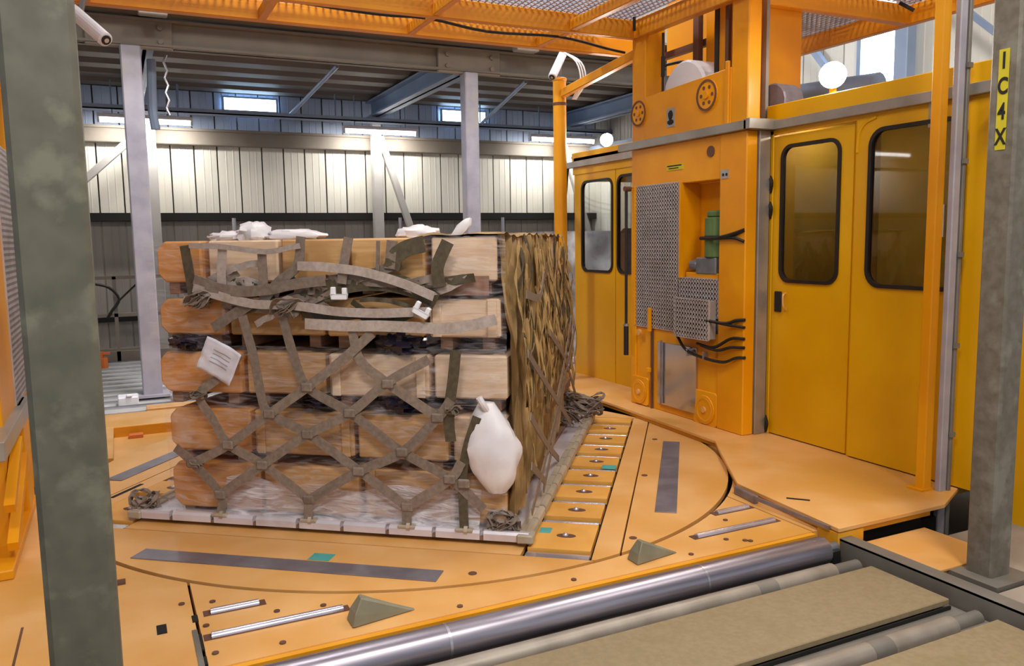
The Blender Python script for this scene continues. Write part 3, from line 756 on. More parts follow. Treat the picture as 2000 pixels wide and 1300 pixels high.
part(mast, 'gear_foot', MB().box(4.43, 4.56, 5.28, 5.70, 1.29, 1.34), 'mast_orange', bevel=.005)
def cable(pts, r=.011): part(mast, 'cable', MB().tube(pts, r, 6, 5), 'cable_black', smooth=True)
cable([(4.40, 5.47, 1.63), (4.385, 5.24, 1.63), (4.385, 5.05, 1.66), (4.40, 4.94, 1.69)], .016)
cable([(4.385, 5.24, 1.63), (4.385, 5.05, 1.63), (4.40, 4.94, 1.60)], .014)
cable([(4.32, 5.28, .96), (4.36, 5.1, .95), (4.385, 5.0, .98), (4.40, 4.92, .99)], .014)
cable([(4.32, 5.28, .96), (4.36, 5.1, .94), (4.385, 5.0, .935), (4.40, 4.92, .93)], .012)
cable([(4.35, 5.72, .80), (4.36, 5.60, .68), (4.365, 5.40, .64), (4.37, 5.14, .63), (4.385, 5.0, .68), (4.41, 4.92, .69)], .013)
cable([(4.36, 5.45, .75), (4.36, 5.24, .74), (4.375, 5.05, .83), (4.40, 4.92, .84)], .013)
cable([(4.36, 5.40, .74), (4.36, 5.20, .72), (4.375, 5.05, .76), (4.40, 4.92, .77)], .013)
for y in (5.58, 5.36): part(mast, 'cable_clip', MB().box(mx - .05, mx, y - .008, y + .008, .63, .69), 'bright_steel')
# inside the open upper frame
part(mast, 'guide_rail', MB().box(4.66, 4.72, 5.86, 5.93, 2.4, 3.9), 'rust_brown', bevel=.004)
part(mast, 'guide_post', MB().box(4.70, 4.78, 5.68, 5.80, 2.4, 3.9), 'mast_orange', bevel=.006)
part(mast, 'guide_post', MB().box(4.62, 4.70, 5.52, 5.60, 2.4, 3.9), 'mast_orange', bevel=.006)
part(mast, 'track_slot', MB().box(4.52, 4.56, 5.42, 5.47, 2.4, 3.9), 'black_rubber')
part(mast, 'track_slot', MB().box(4.47, 4.50, 5.24, 5.28, 2.55, 3.9), 'rust_brown')
part(mast, 'side_panel', MB().box(4.53, 4.56, 5.12, 5.42, 2.4, 3.62), 'mast_orange')
part(mast, 'cross_tie', MB().box(4.75, 4.80, 5.4, 7.0, 3.30, 3.36), 'rust_brown')
part(mast, 'back_sheet', MB().box(5.25, 5.30, 5.9, 7.1, 3.30, 4.2), 'mast_orange')
dr = part(mast, 'cable_drum', MB().cyl((4.46, 5.80, 2.84), (4.72, 5.80, 2.84), .30, 28), 'white_paint', bevel=.02)
part(mast, 'loop_cable', MB().tube([(4.62, 6.25, 3.2), (4.7, 6.1, 3.2), (4.75, 5.98, 3.1), (4.78, 5.95, 2.9)], .014, 6), 'cable_black')
part(mast, 'antenna', MB().cyl((4.44, 6.06, 2.88), (4.44, 6.06, 3.42), .012, 8).cyl((4.44, 6.06, 3.05), (4.44, 6.06, 3.22), .018, 8), 'black_rubber')
part(mast, 'rack_strip', MB().box(4.64, 4.67, 5.0, 5.05, 2.56, 3.7), 'rail_steel')
part(mast, 'rear_column', MB().box(4.80, 5.16, 5.15, 5.55, 2.3, 5.2), 'mast_orange', bevel=.01)
part(mast, 'rear_sheet', MB().box(4.66, 4.70, 5.05, 5.4, 2.5, 3.62), 'mast_orange')
part(mast, 'rear_sheet', MB().box(5.2, 6.2, 5.60, 5.64, 3.64, 4.4), 'mast_orange')
part(mast, 'rear_drum', MB().cyl((4.72, 5.02, 2.68), (4.92, 5.02, 2.68), .15, 20), 'strip_steel', bevel=.01)

# ================================================================ CABS
XC = 4.65
def cab_window(parent, w, r, x, gl):
    gk = part(parent, 'gasket', frame_ring(w, r, .022, x - .014, x + .02), 'gasket_black')
    part(parent, 'window_glass', pane((w[0] + .015, w[1] - .015, w[2] + .015, w[3] - .015), r - .015, x + .004, x + .010), gl)
cab = thing('operator_cab', 'yellow operator cab with two round-cornered windows beside the mast', 'cab', (5.2, 3.8, B))
dw = (4.245, 4.815, 1.285, 2.325)
door = part(cab, 'door', holed((4.135, 4.895, B + .01, 2.40), dw, .10, XC, XC + .04), 'cab_yellow')
cab_window(door, dw, .10, XC, 'cab_glass')
hd = part(door, 'lock_plate', MB().box(XC - .016, XC, 4.785, 4.855, 1.05, 1.21), 'black_rubber', bevel=.004)
part(door, 'lever_handle', MB().tube([(XC - .01, 4.74, 1.20), (XC - .04, 4.735, 1.18), (XC - .04, 4.73, 1.10), (XC - .01, 4.735, 1.07)], .008, 6), 'deck_orange')
ww = (3.285, 3.985, 1.285, 2.345)
pan = part(cab, 'window_panel', holed((3.02, 4.10, B + .01, 2.42), ww, .12, XC - .02, XC + .04), 'cab_yellow')
cab_window(pan, ww, .12, XC - .02, 'cab_glass')
part(pan, 'notice', MB().box(XC - .026, XC - .020, 3.41, 3.49, 1.62, 1.82), 'paper_white')
part(cab, 'door_post', MB().box(XC + .01, XC + .05, 4.10, 4.135, B, 2.42), 'cab_yellow')
part(cab, 'door_post', MB().box(XC - .01, XC + .05, 4.90, 4.97, B, 2.45), 'cab_yellow', bevel=.004)
part(cab, 'side_wall', MB().box(XC, XC + .04, 2.3, 3.015, B - .2, 2.45), 'cab_yellow')
part(cab, 'lintel', MB().box(XC - .01, XC + .05, 2.3, 4.97, 2.42, 2.50), 'cab_yellow')
part(cab, 'top_rail', MB().box(XC - .05, XC - .005, 2.6, 4.92, 2.45, 2.52), 'rail_steel', bevel=.004)
part(cab, 'fascia', MB().box(XC - .02, XC + .04, 2.3, 4.97, 2.50, 2.64), 'cab_yellow', bevel=.005)
part(cab, 'roof', MB().box(XC, 5.9, 2.3, 4.97, 2.55, 2.60), 'cab_yellow')
part(cab, 'rear_wall', MB().box(5.86, 5.9, 2.3, 4.97, B, 2.55), 'interior_olive')
part(cab, 'end_wall', MB().box(XC + .04, 5.9, 4.93, 4.97, B, 2.55), 'interior_olive')
part(cab, 'end_wall', MB().box(XC + .04, 5.9, 2.3, 2.34, B, 2.55), 'cab_yellow')
part(cab, 'cab_floor', MB().box(XC + .04, 5.9, 2.34, 4.93, B, B + .03), 'black_rubber')
part(cab, 'seat_back', MB().box(5.2, 5.35, 3.3, 3.8, .6, 1.5), 'black_rubber', bevel=.05)
part(cab, 'seat_cushion', MB().box(4.85, 5.3, 3.3, 3.8, .45, .6), 'black_rubber', bevel=.05)
part(cab, 'console', MB().box(5.3, 5.8, 4.1, 4.8, .09, 1.2), 'interior_olive', bevel=.02)
il = part(cab, 'interior_lamp', MB().box(5.0, 5.12, 4.52, 4.70, 2.49, 2.53), 'cab_lamp')
part(cab, 'curved_trim', MB().tube([(XC - .02, 4.09, 2.20), (XC - .02, 4.08, 2.32), (XC - .02, 4.03, 2.39), (XC - .02, 3.94, 2.42)], .012, 6), 'cab_yellow')
part(cab, 'trim_strip', MB().box(XC - .03, XC - .01, 3.525, 3.545, 2.30, 2.47), 'rail_steel')

rc = thing('rear_cab', 'yellow rear cab standing behind the mast at the far end of the deck', 'cab', (5.4, 7.8, B))
XF = 4.84
w1, w2 = (7.485, 8.135, 1.265, 2.285), (6.75, 7.395, 1.265, 2.30)
r1 = part(rc, 'side_panel', holed((7.44, 8.30, B, 2.37), w1, .10, XF, XF + .04), 'cab_yellow')
cab_window(r1, w1, .10, XF, 'clear_glass')
r2 = part(rc, 'side_panel', holed((6.60, 7.43, B, 2.40), w2, .10, XF, XF + .04), 'cab_yellow')
cab_window(r2, w2, .10, XF, 'cab_glass')
part(rc, 'lintel', MB().box(XF - .01, XF + .05, 6.6, 8.32, 2.37, 2.46), 'cab_yellow')
part(rc, 'top_rail', MB().box(XF - .04, XF + .0, 6.6, 8.44, 2.45, 2.52), 'rail_steel', bevel=.004)
part(rc, 'fascia', MB().box(XF, XF + .05, 6.6, 8.36, 2.50, 2.62), 'cab_yellow', bevel=.005)
part(rc, 'roof', MB().box(XF, 6.0, 6.6, 8.32, 2.52, 2.56), 'cab_yellow')
bw = (6.9, 8.15, 1.1, 2.3)
r3 = part(rc, 'far_panel', holed((6.6, 8.32, B, 2.50), bw, .08, 5.96, 6.0), 'cab_yellow')
part(r3, 'window_glass', pane(bw, .08, 5.975, 5.98), 'clear_glass')
part(rc, 'end_panel', MB().box(XF + .04, 6.0, 8.28, 8.32, B, 1.2).box(XF + .04, 4.95, 8.28, 8.32, 1.2, 2.5).box(5.88, 6.0, 8.28, 8.32, 1.2, 2.5).box(4.95, 5.88, 8.28, 8.32, 2.3, 2.5), 'cab_yellow')
part(rc, 'end_glass', MB().box(4.95, 5.88, 8.297, 8.302, 1.2, 2.3), 'clear_glass')
part(rc, 'end_panel', MB().box(XF + .04, 6.0, 6.6, 6.64, B, 2.5), 'cab_yellow')
part(rc, 'cab_floor', MB().box(XF + .04, 5.96, 6.64, 8.28, B, B + .03), 'black_rubber')
part(rc, 'seat_back', MB().box(5.3, 5.45, 7.75, 8.1, .8, 1.75), 'strip_steel', bevel=.05)
for i in range(3):
    part(rc, 'loop_cable', MB().tube([(XF - .02, 8.40 + .01 * i, 2.47), (XF - .05, 8.42, 2.25 - .06 * i), (XF - .18, 8.30, 2.10 - .06 * i), (4.52, 8.06, 2.02 - .06 * i), (4.47, 8.0, 2.02 - .06 * i)], .012, 6), 'cable_black')

def floodlight(c, aim, power, label, r=.095):
    c = Vector(c); a = Vector(aim).normalized()
    t = thing('floodlight', label, 'lamp', c - Vector((0, 0, .17)))
    part(t, 'reflector', MB().cyl(c - a * .10, c - a * .01, .05, 20, r2=r), 'white_paint', smooth=True)
    s = a.orthogonal().normalized(); q = a.cross(s)
    part(t, 'lens', MB().blob(c, .05, r * .97, r * .97, 0, axes=(a, s, q), nu=20, nv=12), 'flood_glow', smooth=True)
    part(t, 'bracket', MB().bar(c - a * .06, c - a * .06 - Vector((0, 0, .15)), .05, .02), 'cab_yellow')
    part(t, 'foot', MB().cyl(c - a * .06 - Vector((0, 0, .17)), c - a * .06 - Vector((0, 0, .15)), .05, 12), 'gear_grey')
floodlight((4.74, 4.43, 2.79), (-.75, -.6, .0), 35, 'glaring round floodlight on the roof edge of the operator cab')
floodlight((5.15, 8.10, 2.76), (-.7, -.7, 0), 16, 'glaring floodlight on the roof of the rear cab', r=.075)
solo('roof_duct', MB().cyl((6.0, 8.2, 3.05), (6.6, 5.6, 3.0), .16, 16), 'brace_blue_grey', 'fat grey duct running behind the operator cab roof', 'duct', smooth=True)

# ---------------------------------------------------------------- canopy
ca = thing('canopy', 'orange beam canopy with mesh roof sheets over the deck', 'canopy', (2, 6, 3.45))
Z0, Z1 = 3.44, 3.60
def cbox(name, *a, mat='canopy_orange'): return part(ca, name, MB().box(*a), mat, bevel=.006)
cbox('main_beam', -1.2, 4.40, 6.40, 6.47, Z0, Z1)
cbox('main_beam', -1.2, 4.80, 7.03, 7.12, Z0, Z1)
for x in (-.08, 1.19, 2.45, 3.72):
    cbox('cross_beam', x - .03, x + .03, 6.47, 7.03, Z0, Z0 + .09)
    cbox('cross_beam', x - .03, x + .03, 4.2, 6.40, Z0 + .01, Z0 + .10)
cbox('side_beam', 4.36, 4.44, 4.2, 6.40, Z0, Z1)
cbox('side_beam', 4.53, 6.3, 5.06, 5.14, Z0, Z1)
cbox('side_beam', 6.3, 6.38, 3.6, 7.0, Z0, Z1)
cbox('side_beam', 4.66, 4.74, 3.0, 4.9, Z0, Z1)
def grating(x0, x1, y0, y1, z):
    b = MB(); n = int((x1 - x0) / .06); m = int((y1 - y0) / .06)
    for i in range(n + 1): b.box(x0 + .06 * i, x0 + .06 * i + .016, y0, y1, z, z + .012)
    for j in range(m + 1): b.box(x0, x1, y0 + .06 * j, y0 + .06 * j + .016, z + .012, z + .02)
    part(ca, 'roof_grating', b, 'mesh_sheet', kind='stuff')
grating(-1.2, 4.36, 4.2, 7.05, Z1 + .002); grating(4.46, 6.36, 3.4, 5.06, Z1 + .002); grating(5.45, 6.36, 5.14, 7.0, Z1 + .002)
part(ca, 'sag_cable', MB().tube([(.2, 6.62, 3.56), (1.2, 6.60, 3.50), (2.0, 6.58, 3.46), (2.45, 6.58, 3.47), (3.0, 6.6, 3.42), (3.7, 6.6, 3.44), (4.2, 6.6, 3.38), (4.40, 6.6, 3.36)], .012, 6), 'cable_black')
part(ca, 'clip', MB().bar((6.1, 5.0, 3.58), (6.15, 4.9, 3.5), .02, .03), 'black_rubber')
part(ca, 'clip', MB().bar((4.3, 6.3, 3.60), (4.3, 6.3, 3.48), .02, .02), 'black_rubber')
cp = thing('corner_post', 'round orange post at the far corner of the deck', 'post', (4.45, 7.95, .06))
part(cp, 'post', MB().cyl((4.455, 7.95, .06), (4.455, 7.95, 3.34), .072, 16), 'mast_orange', smooth=True)
part(cp, 'post_cap', MB().cyl((4.455, 7.95, 3.34), (4.455, 7.95, 3.37), .08, 16), 'mast_orange', bevel=.004)
part(cp, 'brace', MB().bar((4.46, 7.88, 3.20), (4.46, 6.49, 3.33), .07, .09), 'mast_orange', bevel=.008)
part(cp, 'clamp', MB().cyl((4.455, 7.95, 3.08), (4.455, 7.95, 3.11), .076, 16), 'rust_brown')
for i in range(3):
    part(cp, 'white_cable', MB().tube([(4.40, 7.80, 3.62), (4.52 + .03 * i, 7.7, 3.5), (4.56 + .03 * i, 7.68, 3.3), (4.50 + .02 * i, 7.75, 3.12)], .008, 6), 'white_paint')
def cctv(p0, p1, label, mount):
    p0, p1 = Vector(p0), Vector(p1); d = (p1 - p0).normalized()
    t = thing('security_camera', label, 'camera', p0)
    part(t, 'body', MB().cyl(p0, p1, .045, 16), 'white_paint', bevel=.008)
    part(t, 'lens_ring', MB().cyl(p1, p1 + d * .006, .030, 14), 'black_rubber')
    part(t, 'lens', MB().cyl(p1 + d * .006, p1 + d * .010, .015, 12), 'bright_steel')
    part(t, 'bracket', MB().bar(p0 + d * .10, Vector(mount), .03, .03), 'gear_grey', bevel=.004)
    part(t, 'mount_plate', MB().box(mount[0] - .05, mount[0] + .05, mount[1] - .05, mount[1] + .05, mount[2], mount[2] + .015), 'gear_grey')
cctv((-.155, 6.15, 3.16), (.03, 5.85, 2.925), 'white tube security camera beside the near left column top', (-.06, 6.435, 3.425))
cctv((4.50, 7.95, 3.63), (4.27, 7.78, 3.34), 'white tube security camera on the orange corner post', (4.455, 7.95, 3.372))
# yellow front post and steel guide post by the operator cab
t = thing('cab_front_post', 'tall orange square post in front of the operator cab window', 'post', (4.42, 3.34, .06))
part(t, 'shaft', MB().box(4.40, 4.47, 3.30, 3.365, .06, 3.44), 'mast_orange', bevel=.006)
part(t, 'foot_plate', MB().box(4.37, 4.48, 3.29, 3.40, .06, .072), 'mast_orange')
t = thing('guide_post', 'grey steel guide post right behind the orange front post', 'post', (4.56, 3.25, FZ))
part(t, 'shaft', MB().box(4.475, 4.535, 3.245, 3.285, FZ, 4.5), 'column_steel', bevel=.006)
part(t, 'flange', MB().box(4.538, 4.565, 3.235, 3.285, FZ, 4.5), 'frame_grey', bevel=.004)
for i in range(5):
    part(t, 'tie', MB().box(4.53, 4.57, 3.225, 3.24, .4 + i * .55, .43 + i * .55), 'frame_grey')
# hoses hanging right of the guide post
for i in range(4):
    y0 = 2.98 - i * .035
    solo('coiled_hose', MB().tube([(4.57, y0, 2.30), (4.56, y0 - .02, 2.15), (4.55, y0 - .07, 2.0), (4.56, y0 - .12, 1.93 - .03 * i)], .014, 6), 'deck_riser' if i % 2 else 'cable_black',
         ['black hose hanging closest to the grey guide post', 'yellow hose hanging second from the grey guide post', 'black hose hanging third from the grey guide post', 'yellow hose hanging closest to the numbered column'][i], 'hose', group='hoses behind the numbered column')
solo('junction_box', MB().box(4.5, 4.62, 2.86, 3.04, 2.34, 2.46).cyl((4.5, 2.95, 2.40), (4.47, 2.95, 2.40), .02, 8), 'strip_steel', 'dark junction box above the hoses between guide post and numbered column', 'box', bevel=.008)
solo('wall_lamp', MB().cyl((4.6, 2.85, 2.90), (4.45, 2.80, 2.86), .05, 12).box(4.58, 4.66, 2.8, 2.9, 2.84, 2.96), 'black_rubber', 'small dark spotlight high between guide post and numbered column', 'lamp', bevel=.006)
for i in range(3):
    solo('wire', MB().tube([(4.62, 3.1, 2.72 + .03 * i), (4.55, 3.0, 2.70 + .03 * i), (4.5, 2.86, 2.76 + .03 * i), (4.55, 2.7, 2.8 + .03 * i)], .008, 6), 'cable_black', ['lowest', 'middle', 'highest'][i] + ' of three thin wires near the top of the numbered column', 'wire', group='thin wires by the numbered column')
solo('support_leg', MB().box(4.70, 4.74, 3.0, 3.04, FZ, -.14).box(4.66, 4.78, 2.96, 3.08, FZ, FZ + .015), 'black_rubber', 'short dark support leg below the right cab', 'leg')

# ================================================================ LEFT MAST (mirror side of the deck)
lm = thing('opposite_mast', 'orange mast at the left edge, behind the near left column', 'mast', (-.8, 5.6, 0))
part(lm, 'column', MB().box(-1.0, -.60, 5.0, 5.62, .0, 3.6), 'mast_orange', bevel=.01)
part(lm, 'inner_column', MB().box(-.70, -.57, 5.62, 5.95, 0, .70), 'mast_orange', bevel=.01)
part(lm, 'rear_column', MB().box(-.98, -.60, 6.35, 6.5, 0, 3.6), 'mast_orange', bevel=.01)
part(lm, 'guard_backing', MB().box(-.64, -.62, 5.62, 6.4, .70, 2.25), 'guard_back')
part(lm, 'wire_guard', wires(-.60, 5.62, 6.38, .70, 2.25, .036, .0085), 'guard_wire', kind='stuff')
part(lm, 'top_rail', MB().box(-.62, -.55, 4.6, 6.0, .60, .70), 'rail_steel', bevel=.005)
part(lm, 'hinge', MB().box(-.60, -.57, 5.0, 5.2, .30, .42), 'white_paint', bevel=.01)
part(lm, 'diagonal_rib', MB().bar((-.57, 4.75, .12), (-.57, 5.5, .42), .05, .05), 'mast_orange')
part(lm, 'diagonal_rib', MB().bar((-.57, 4.75, .32), (-.57, 5.3, .56), .05, .05), 'mast_orange')
part(lm, 'foot', MB().box(-1.0, -.56, 4.6, 5.98, 0, .05), 'mast_orange', bevel=.006)

# ================================================================ NEAR COLUMNS AND CONVEYOR
t = thing('near_column', 'mottled galvanized steel column close to the camera on the left', 'column', (-.145, 2.53, FZ))
part(t, 'shaft', MB().box(-.235, -.058, 2.45, 2.60, FZ, 4.6), 'galvanized', bevel=.014)
part(t, 'base_plate', MB().box(-.30, .0, 2.38, 2.66, FZ, FZ + .03), 'galvanized')
t = thing('near_column', 'galvanized steel column on the right with a yellow number sticker', 'column', (3.845, 2.52, FZ))
part(t, 'shaft', MB().box(3.775, 3.925, 2.44, 2.58, FZ, 4.6), 'galvanized_right', bevel=.012)
part(t, 'base_plate', MB().box(3.70, 4.0, 2.36, 2.66, -.075, -.05), 'frame_grey')
st = part(t, 'number_sticker', MB().box(3.7725, 3.7745, 2.485, 2.535, 2.03, 2.49), 'sticker_yellow', label='yellow sticker with black lettering')
def text_part(parent, ch, size, loc, rot, mat):
    cu_ = bpy.data.curves.new('lettering', 'FONT'); cu_.body = ch; cu_.size = size; cu_.extrude = .0008; cu_.offset = .0025
    cu_.align_x = 'CENTER'; cu_.align_y = 'CENTER'
    tmp = bpy.data.objects.new('tmp', cu_); COL.objects.link(tmp)
    dg = bpy.context.evaluated_depsgraph_get(); dg.update()
    me = bpy.data.meshes.new_from_object(tmp.evaluated_get(dg))
    bpy.data.objects.remove(tmp, do_unlink=True)
    me.materials.clear(); me.materials.append(M[mat])
    o = bpy.data.objects.new('letter', me); COL.objects.link(o); o.parent = parent
    o.location = mworld(parent).inverted() @ Vector(loc); o.rotation_euler = rot
    return o
for i, ch in enumerate('1C4X'):
    o = text_part(st, ch, .095, (3.7715, 2.51, 2.435 - i * .116), (math.radians(90), 0, math.radians(-90)), 'ink_black')
    o.scale = (.75, 1.1, 1)

cv = thing('belt_conveyor', 'dusty roller conveyor with tan cover plates in the right foreground', 'conveyor', (2, 2, FZ))
part(cv, 'base', MB().box(-.02, 3.44, -.6, 2.98, FZ, -.10), 'frame_grey')
part(cv, 'side_channel', MB().box(3.455, 3.475, -.6, 3.12, -.17, .0).box(3.455, 3.54, -.6, 3.12, -.015, .002).box(3.475, 3.54, -.6, 3.12, -.17, -.155), 'frame_grey', bevel=.002)
part(cv, 'channel_end', MB().box(3.455, 3.54, 3.12, 3.13, -.17, .002), 'rail_steel')
for i in range(4):
    y1 = 2.83 - i * .67
    part(cv, 'cover_plate', MB().box(.0, 3.40, y1 - .44, y1, -.080, -.05), 'conveyor_plate', bevel=.004)
    part(cv, 'plate_lip', MB().box(.0, 3.40, y1 - .450, y1 - .441, -.098, -.082), 'black_gap')
    part(cv, 'conveyor_roller', MB().cyl((.0, y1 + .105, -.095), (3.24, y1 + .105, -.095), .048, 18), 'conveyor_roller', smooth=True)
    part(cv, 'roller_end', MB().cyl((3.24, y1 + .105, -.095), (3.42, y1 + .105, -.095), .036, 14), 'frame_grey', smooth=True)
    part(cv, 'roller_band', MB().cyl((2.72, y1 + .105, -.095), (2.84, y1 + .105, -.095), .0485, 18), 'frame_grey', smooth=True)
solo('side_tread_plate', MB().box(3.545, 4.10, 2.61, 3.06, -.055, -.04).box(3.56, 4.08, 2.62, 3.04, -.10, -.056), 'deck_orange', 'small orange tread plate below the platform, beside the numbered column', 'plate', bevel=.003)
solo('walkway_plate', MB().box(3.56, 7.5, -.8, 2.34, -.10, -.06).box(4.02, 7.5, 2.34, 2.95, -.10, -.06), 'walkway_metal', 'grey-brown floor plate right of the conveyor', 'floor plate', bevel=.004)

# ================================================================ SECOND LOAD BEHIND THE REAR CAB
t = thing('wrapped_load', 'film-wrapped dark and white load far behind the rear cab', 'cargo', (6.1, 10.3, -.06))
part(t, 'pallet', MB().box(5.1, 7.3, 9.6, 11.2, -.06, .02), 'pallet_alu', bevel=.01)
def wl(a, b):
    # four sides of a bulging wrapped stack
    k = a * 4; s = int(k) % 4; f = k - int(k)
    base = [(5.2, 9.7), (7.2, 9.7), (7.2, 11.1), (5.2, 11.1)]
    p0, p1 = base[s], base[(s + 1) % 4]
    x = p0[0] + (p1[0] - p0[0]) * f; y = p0[1] + (p1[1] - p0[1]) * f
    z = .02 + 1.72 * b
    d = .10 * noise.noise(Vector((x * 3, y * 3, z * 4)))
    return (x + (x - 6.2) * d, y + (y - 10.4) * d, z)
mb = MB().grid(wl, 48, 24); mb.box(5.25, 7.15, 9.75, 11.05, 1.70, 1.74)
part(t, 'wrapped_stack', mb, 'wrapped_white', smooth=True)

# ================================================================ CARGO
pal = thing('cargo_pallet', 'silver aluminium air cargo pallet with notched edge rails', 'pallet', W(0, 0, .012), rz=TH)
part(pal, 'sheet', MB().box(-1.19, 1.19, -1.56, 1.56, .020, .040), 'pallet_alu', world=False)
part(pal, 'underside', MB().box(-1.15, 1.15, -1.50, 1.50, .0, .020), 'black_gap', world=False)
def rail_mesh(L):
    # section: low outer nose, raised lip, inner flange
    pr = [(0, .014), (0, .050), (.010, .064), (.034, .064), (.042, .052), (.080, .052), (.080, .020), (.02, .014)]
    n = len(pr); b = MB()
    b.add([(x, yy, z) for x in (-L / 2, L / 2) for yy, z in pr], [tuple(range(n)), tuple(range(2 * n - 1, n - 1, -1))] + [(i, (i + 1) % n, n + (i + 1) % n, n + i) for i in range(n)])
    return to_mesh('edge_rail', b, 'pallet_alu')
def rail_mesh2(L):
    me = rail_mesh(L); me.materials.clear(); me.materials.append(M['rail_tan']); return me
nf = 9; Lf = 2.44 / nf
rm = rail_mesh(Lf - .022); notch = to_mesh('notch', MB().box(-.03, .03, .0, .06, .012, .030), 'skid_brown')
for i in range(nf):
    x = -1.22 + Lf * (i + .5)
    piece(pal, 'edge_rail', rm, (x, -1.59, 0)); piece(pal, 'edge_rail', rm, (x, 1.59, 0), (0, 0, math.pi))
    if i: piece(pal, 'notch', notch, (x - Lf / 2, -1.585, 0))
ns = 14; Ls = 3.10 / ns
rs = rail_mesh2(Ls - .022)
for i in range(ns):
    v = -1.55 + Ls * (i + .5)
    piece(pal, 'edge_rail', rs, (1.22, v, 0), (0, 0, math.pi / 2)); piece(pal, 'edge_rail', rs, (-1.22, v, 0), (0, 0, -math.pi / 2))
    if i: piece(pal, 'notch', notch, (1.215, v - Ls / 2, 0), (0, 0, math.pi / 2))
for u, v in ((1.19, -1.56), (-1.19, -1.56)):
    part(pal, 'corner_casting', MB().box(u - .045, u + .045, v - .045, v + .045, .01, .06), 'rail_tan', bevel=.008, world=False)

# crates: long boxes stacked in five layers, ends facing the camera
LAY = [('bottom', .075, .355, [(-1.0, -.42), (-.39, .20), (.23, .76), (.79, 1.07)]),
       ('second', .425, .680, [(-1.0, -.47), (-.44, .18), (.21, .74), (.77, 1.07)]),
       ('middle', .780, 1.020, [(-1.03, -.50), (-.47, .02), (.05, .64), (.67, 1.08)]),
       ('fourth', 1.120, 1.330, [(-1.02, -.60), (-.57, .02), (.05, .62), (.65, 1.05)]),
       ('top', 1.425, 1.665, [(-1.02, -.73), (-.69, -.25), (-.22, .17), (.20, .63), (.67, 1.035)])]
CM = [['crate_orange', 'crate_tan', 'crate_tan', 'crate_tan'], ['crate_orange', 'crate_tan', 'crate_tan', 'crate_pale'], ['crate_orange', 'crate_tan', 'crate_pale', 'crate_pale'],
      ['crate_orange', 'crate_tan', 'crate_tan', 'crate_pale'], ['crate_orange', 'crate_pale', 'crate_tan', 'crate_tan', 'crate_pale']]
look = {'crate_orange': 'orange-tan', 'crate_tan': 'tan', 'crate_pale': 'pale'}
posn = {4: ['leftmost, at the outer end', 'second from the left', 'second from the right', 'rightmost, at the near corner'],
        5: ['leftmost, at the outer end', 'second from the left', 'in the middle', 'second from the right', 'rightmost, at the near corner']}
for li, (nm, z0, z1, us) in enumerate(LAY):
    for ci, (a, b) in enumerate(us):
        j = random.uniform(-.018, .018); vf = -1.47 + j
        last = ci == len(us) - 1
        if last: vf = -1.475
        t = thing('wooden_crate', f'{look[CM[li][ci]]} wooden crate in the {nm} layer of the load, {posn[len(us)][ci]}', 'crate', W((a + b) / 2, 0, z0 - .07), group='wooden crates stacked on the pallet', rz=TH)
        sh = .12 if last else 0.0
        um = (a + b) / 2
        h = z1 - z0
        dz = .07
        body = MB()
        if ci == 0:   # chamfered outer end
            c = .05
            P = [(a - um, z0 + c), (a - um, z1 - c), (a - um + c, z1), (b - um, z1), (b - um, z0), (a - um + c, z0)]
        else:
            P = [(a - um, z0), (a - um, z1), (b - um, z1), (b - um, z0)]
        n = len(P)
        zz = z0 - dz
        vs = [(x, vf, z - zz) for x, z in P] + [(x - (sh if x > 0 else 0), 1.40, z - zz) for x, z in P]
        body.add(vs, [tuple(range(n)), tuple(range(2 * n - 1, n - 1, -1))] + [(i, (i + 1) % n, n + (i + 1) % n, n + i) for i in range(n)])
        bo_ = part(t, 'body', body, CM[li][ci], bevel=.010, world=False)
        w = b - a
        if li > 0 or True:
            for x in ((a - um + .05), (b - um - .11)):
                part(t, 'skid', MB().box(x, x + .07, vf + .03, 1.3, (.0 if li else .03), dz), 'skid_brown', bevel=.004, world=False)
        if w > .35 and (li, ci) in ((2, 2), (1, 1), (0, 2), (3, 3)):
            for x in ((a - um + .02), (b - um - .07)):
                part(t, 'batten', MB().box(x, x + .05, vf - .014, vf - .0, dz + .002, dz + h - .002), CM[li][ci], bevel=.003, world=False)
        if last and li == 4:
            part(t, 'printed_panel', MB().box(-.16, .14, vf - .016, vf - .008, dz - .075, dz + .03), 'panel_brown', world=False, label='brown printed panel on the lower edge')

# shiny black bundles stuffed in the gaps
for (u, z, rx, rz_, lab) in ((.47, 1.085, .15, .06, 'shiny black plastic bundle in the gap above the middle layer'), (.47, .745, .14, .05, 'shiny black plastic bundle in the gap below the middle layer'), (-.02, .745, .12, .04, 'shiny black plastic bundle left of the middle net crossing'), (-.85, 1.075, .11, .045, 'shiny black plastic bundle in the left gap under the fourth layer')):
    b = MB().blob((0, 0, 0), rx, .10, rz_, .5, 4.0, seed=u, nu=24, nv=14)
    b.mapv(lambda p: W(u + p.x, -1.44 + p.y, z + p.z))
    solo('plastic_bundle', b, 'plastic_black', lab, 'bundle', smooth=True)

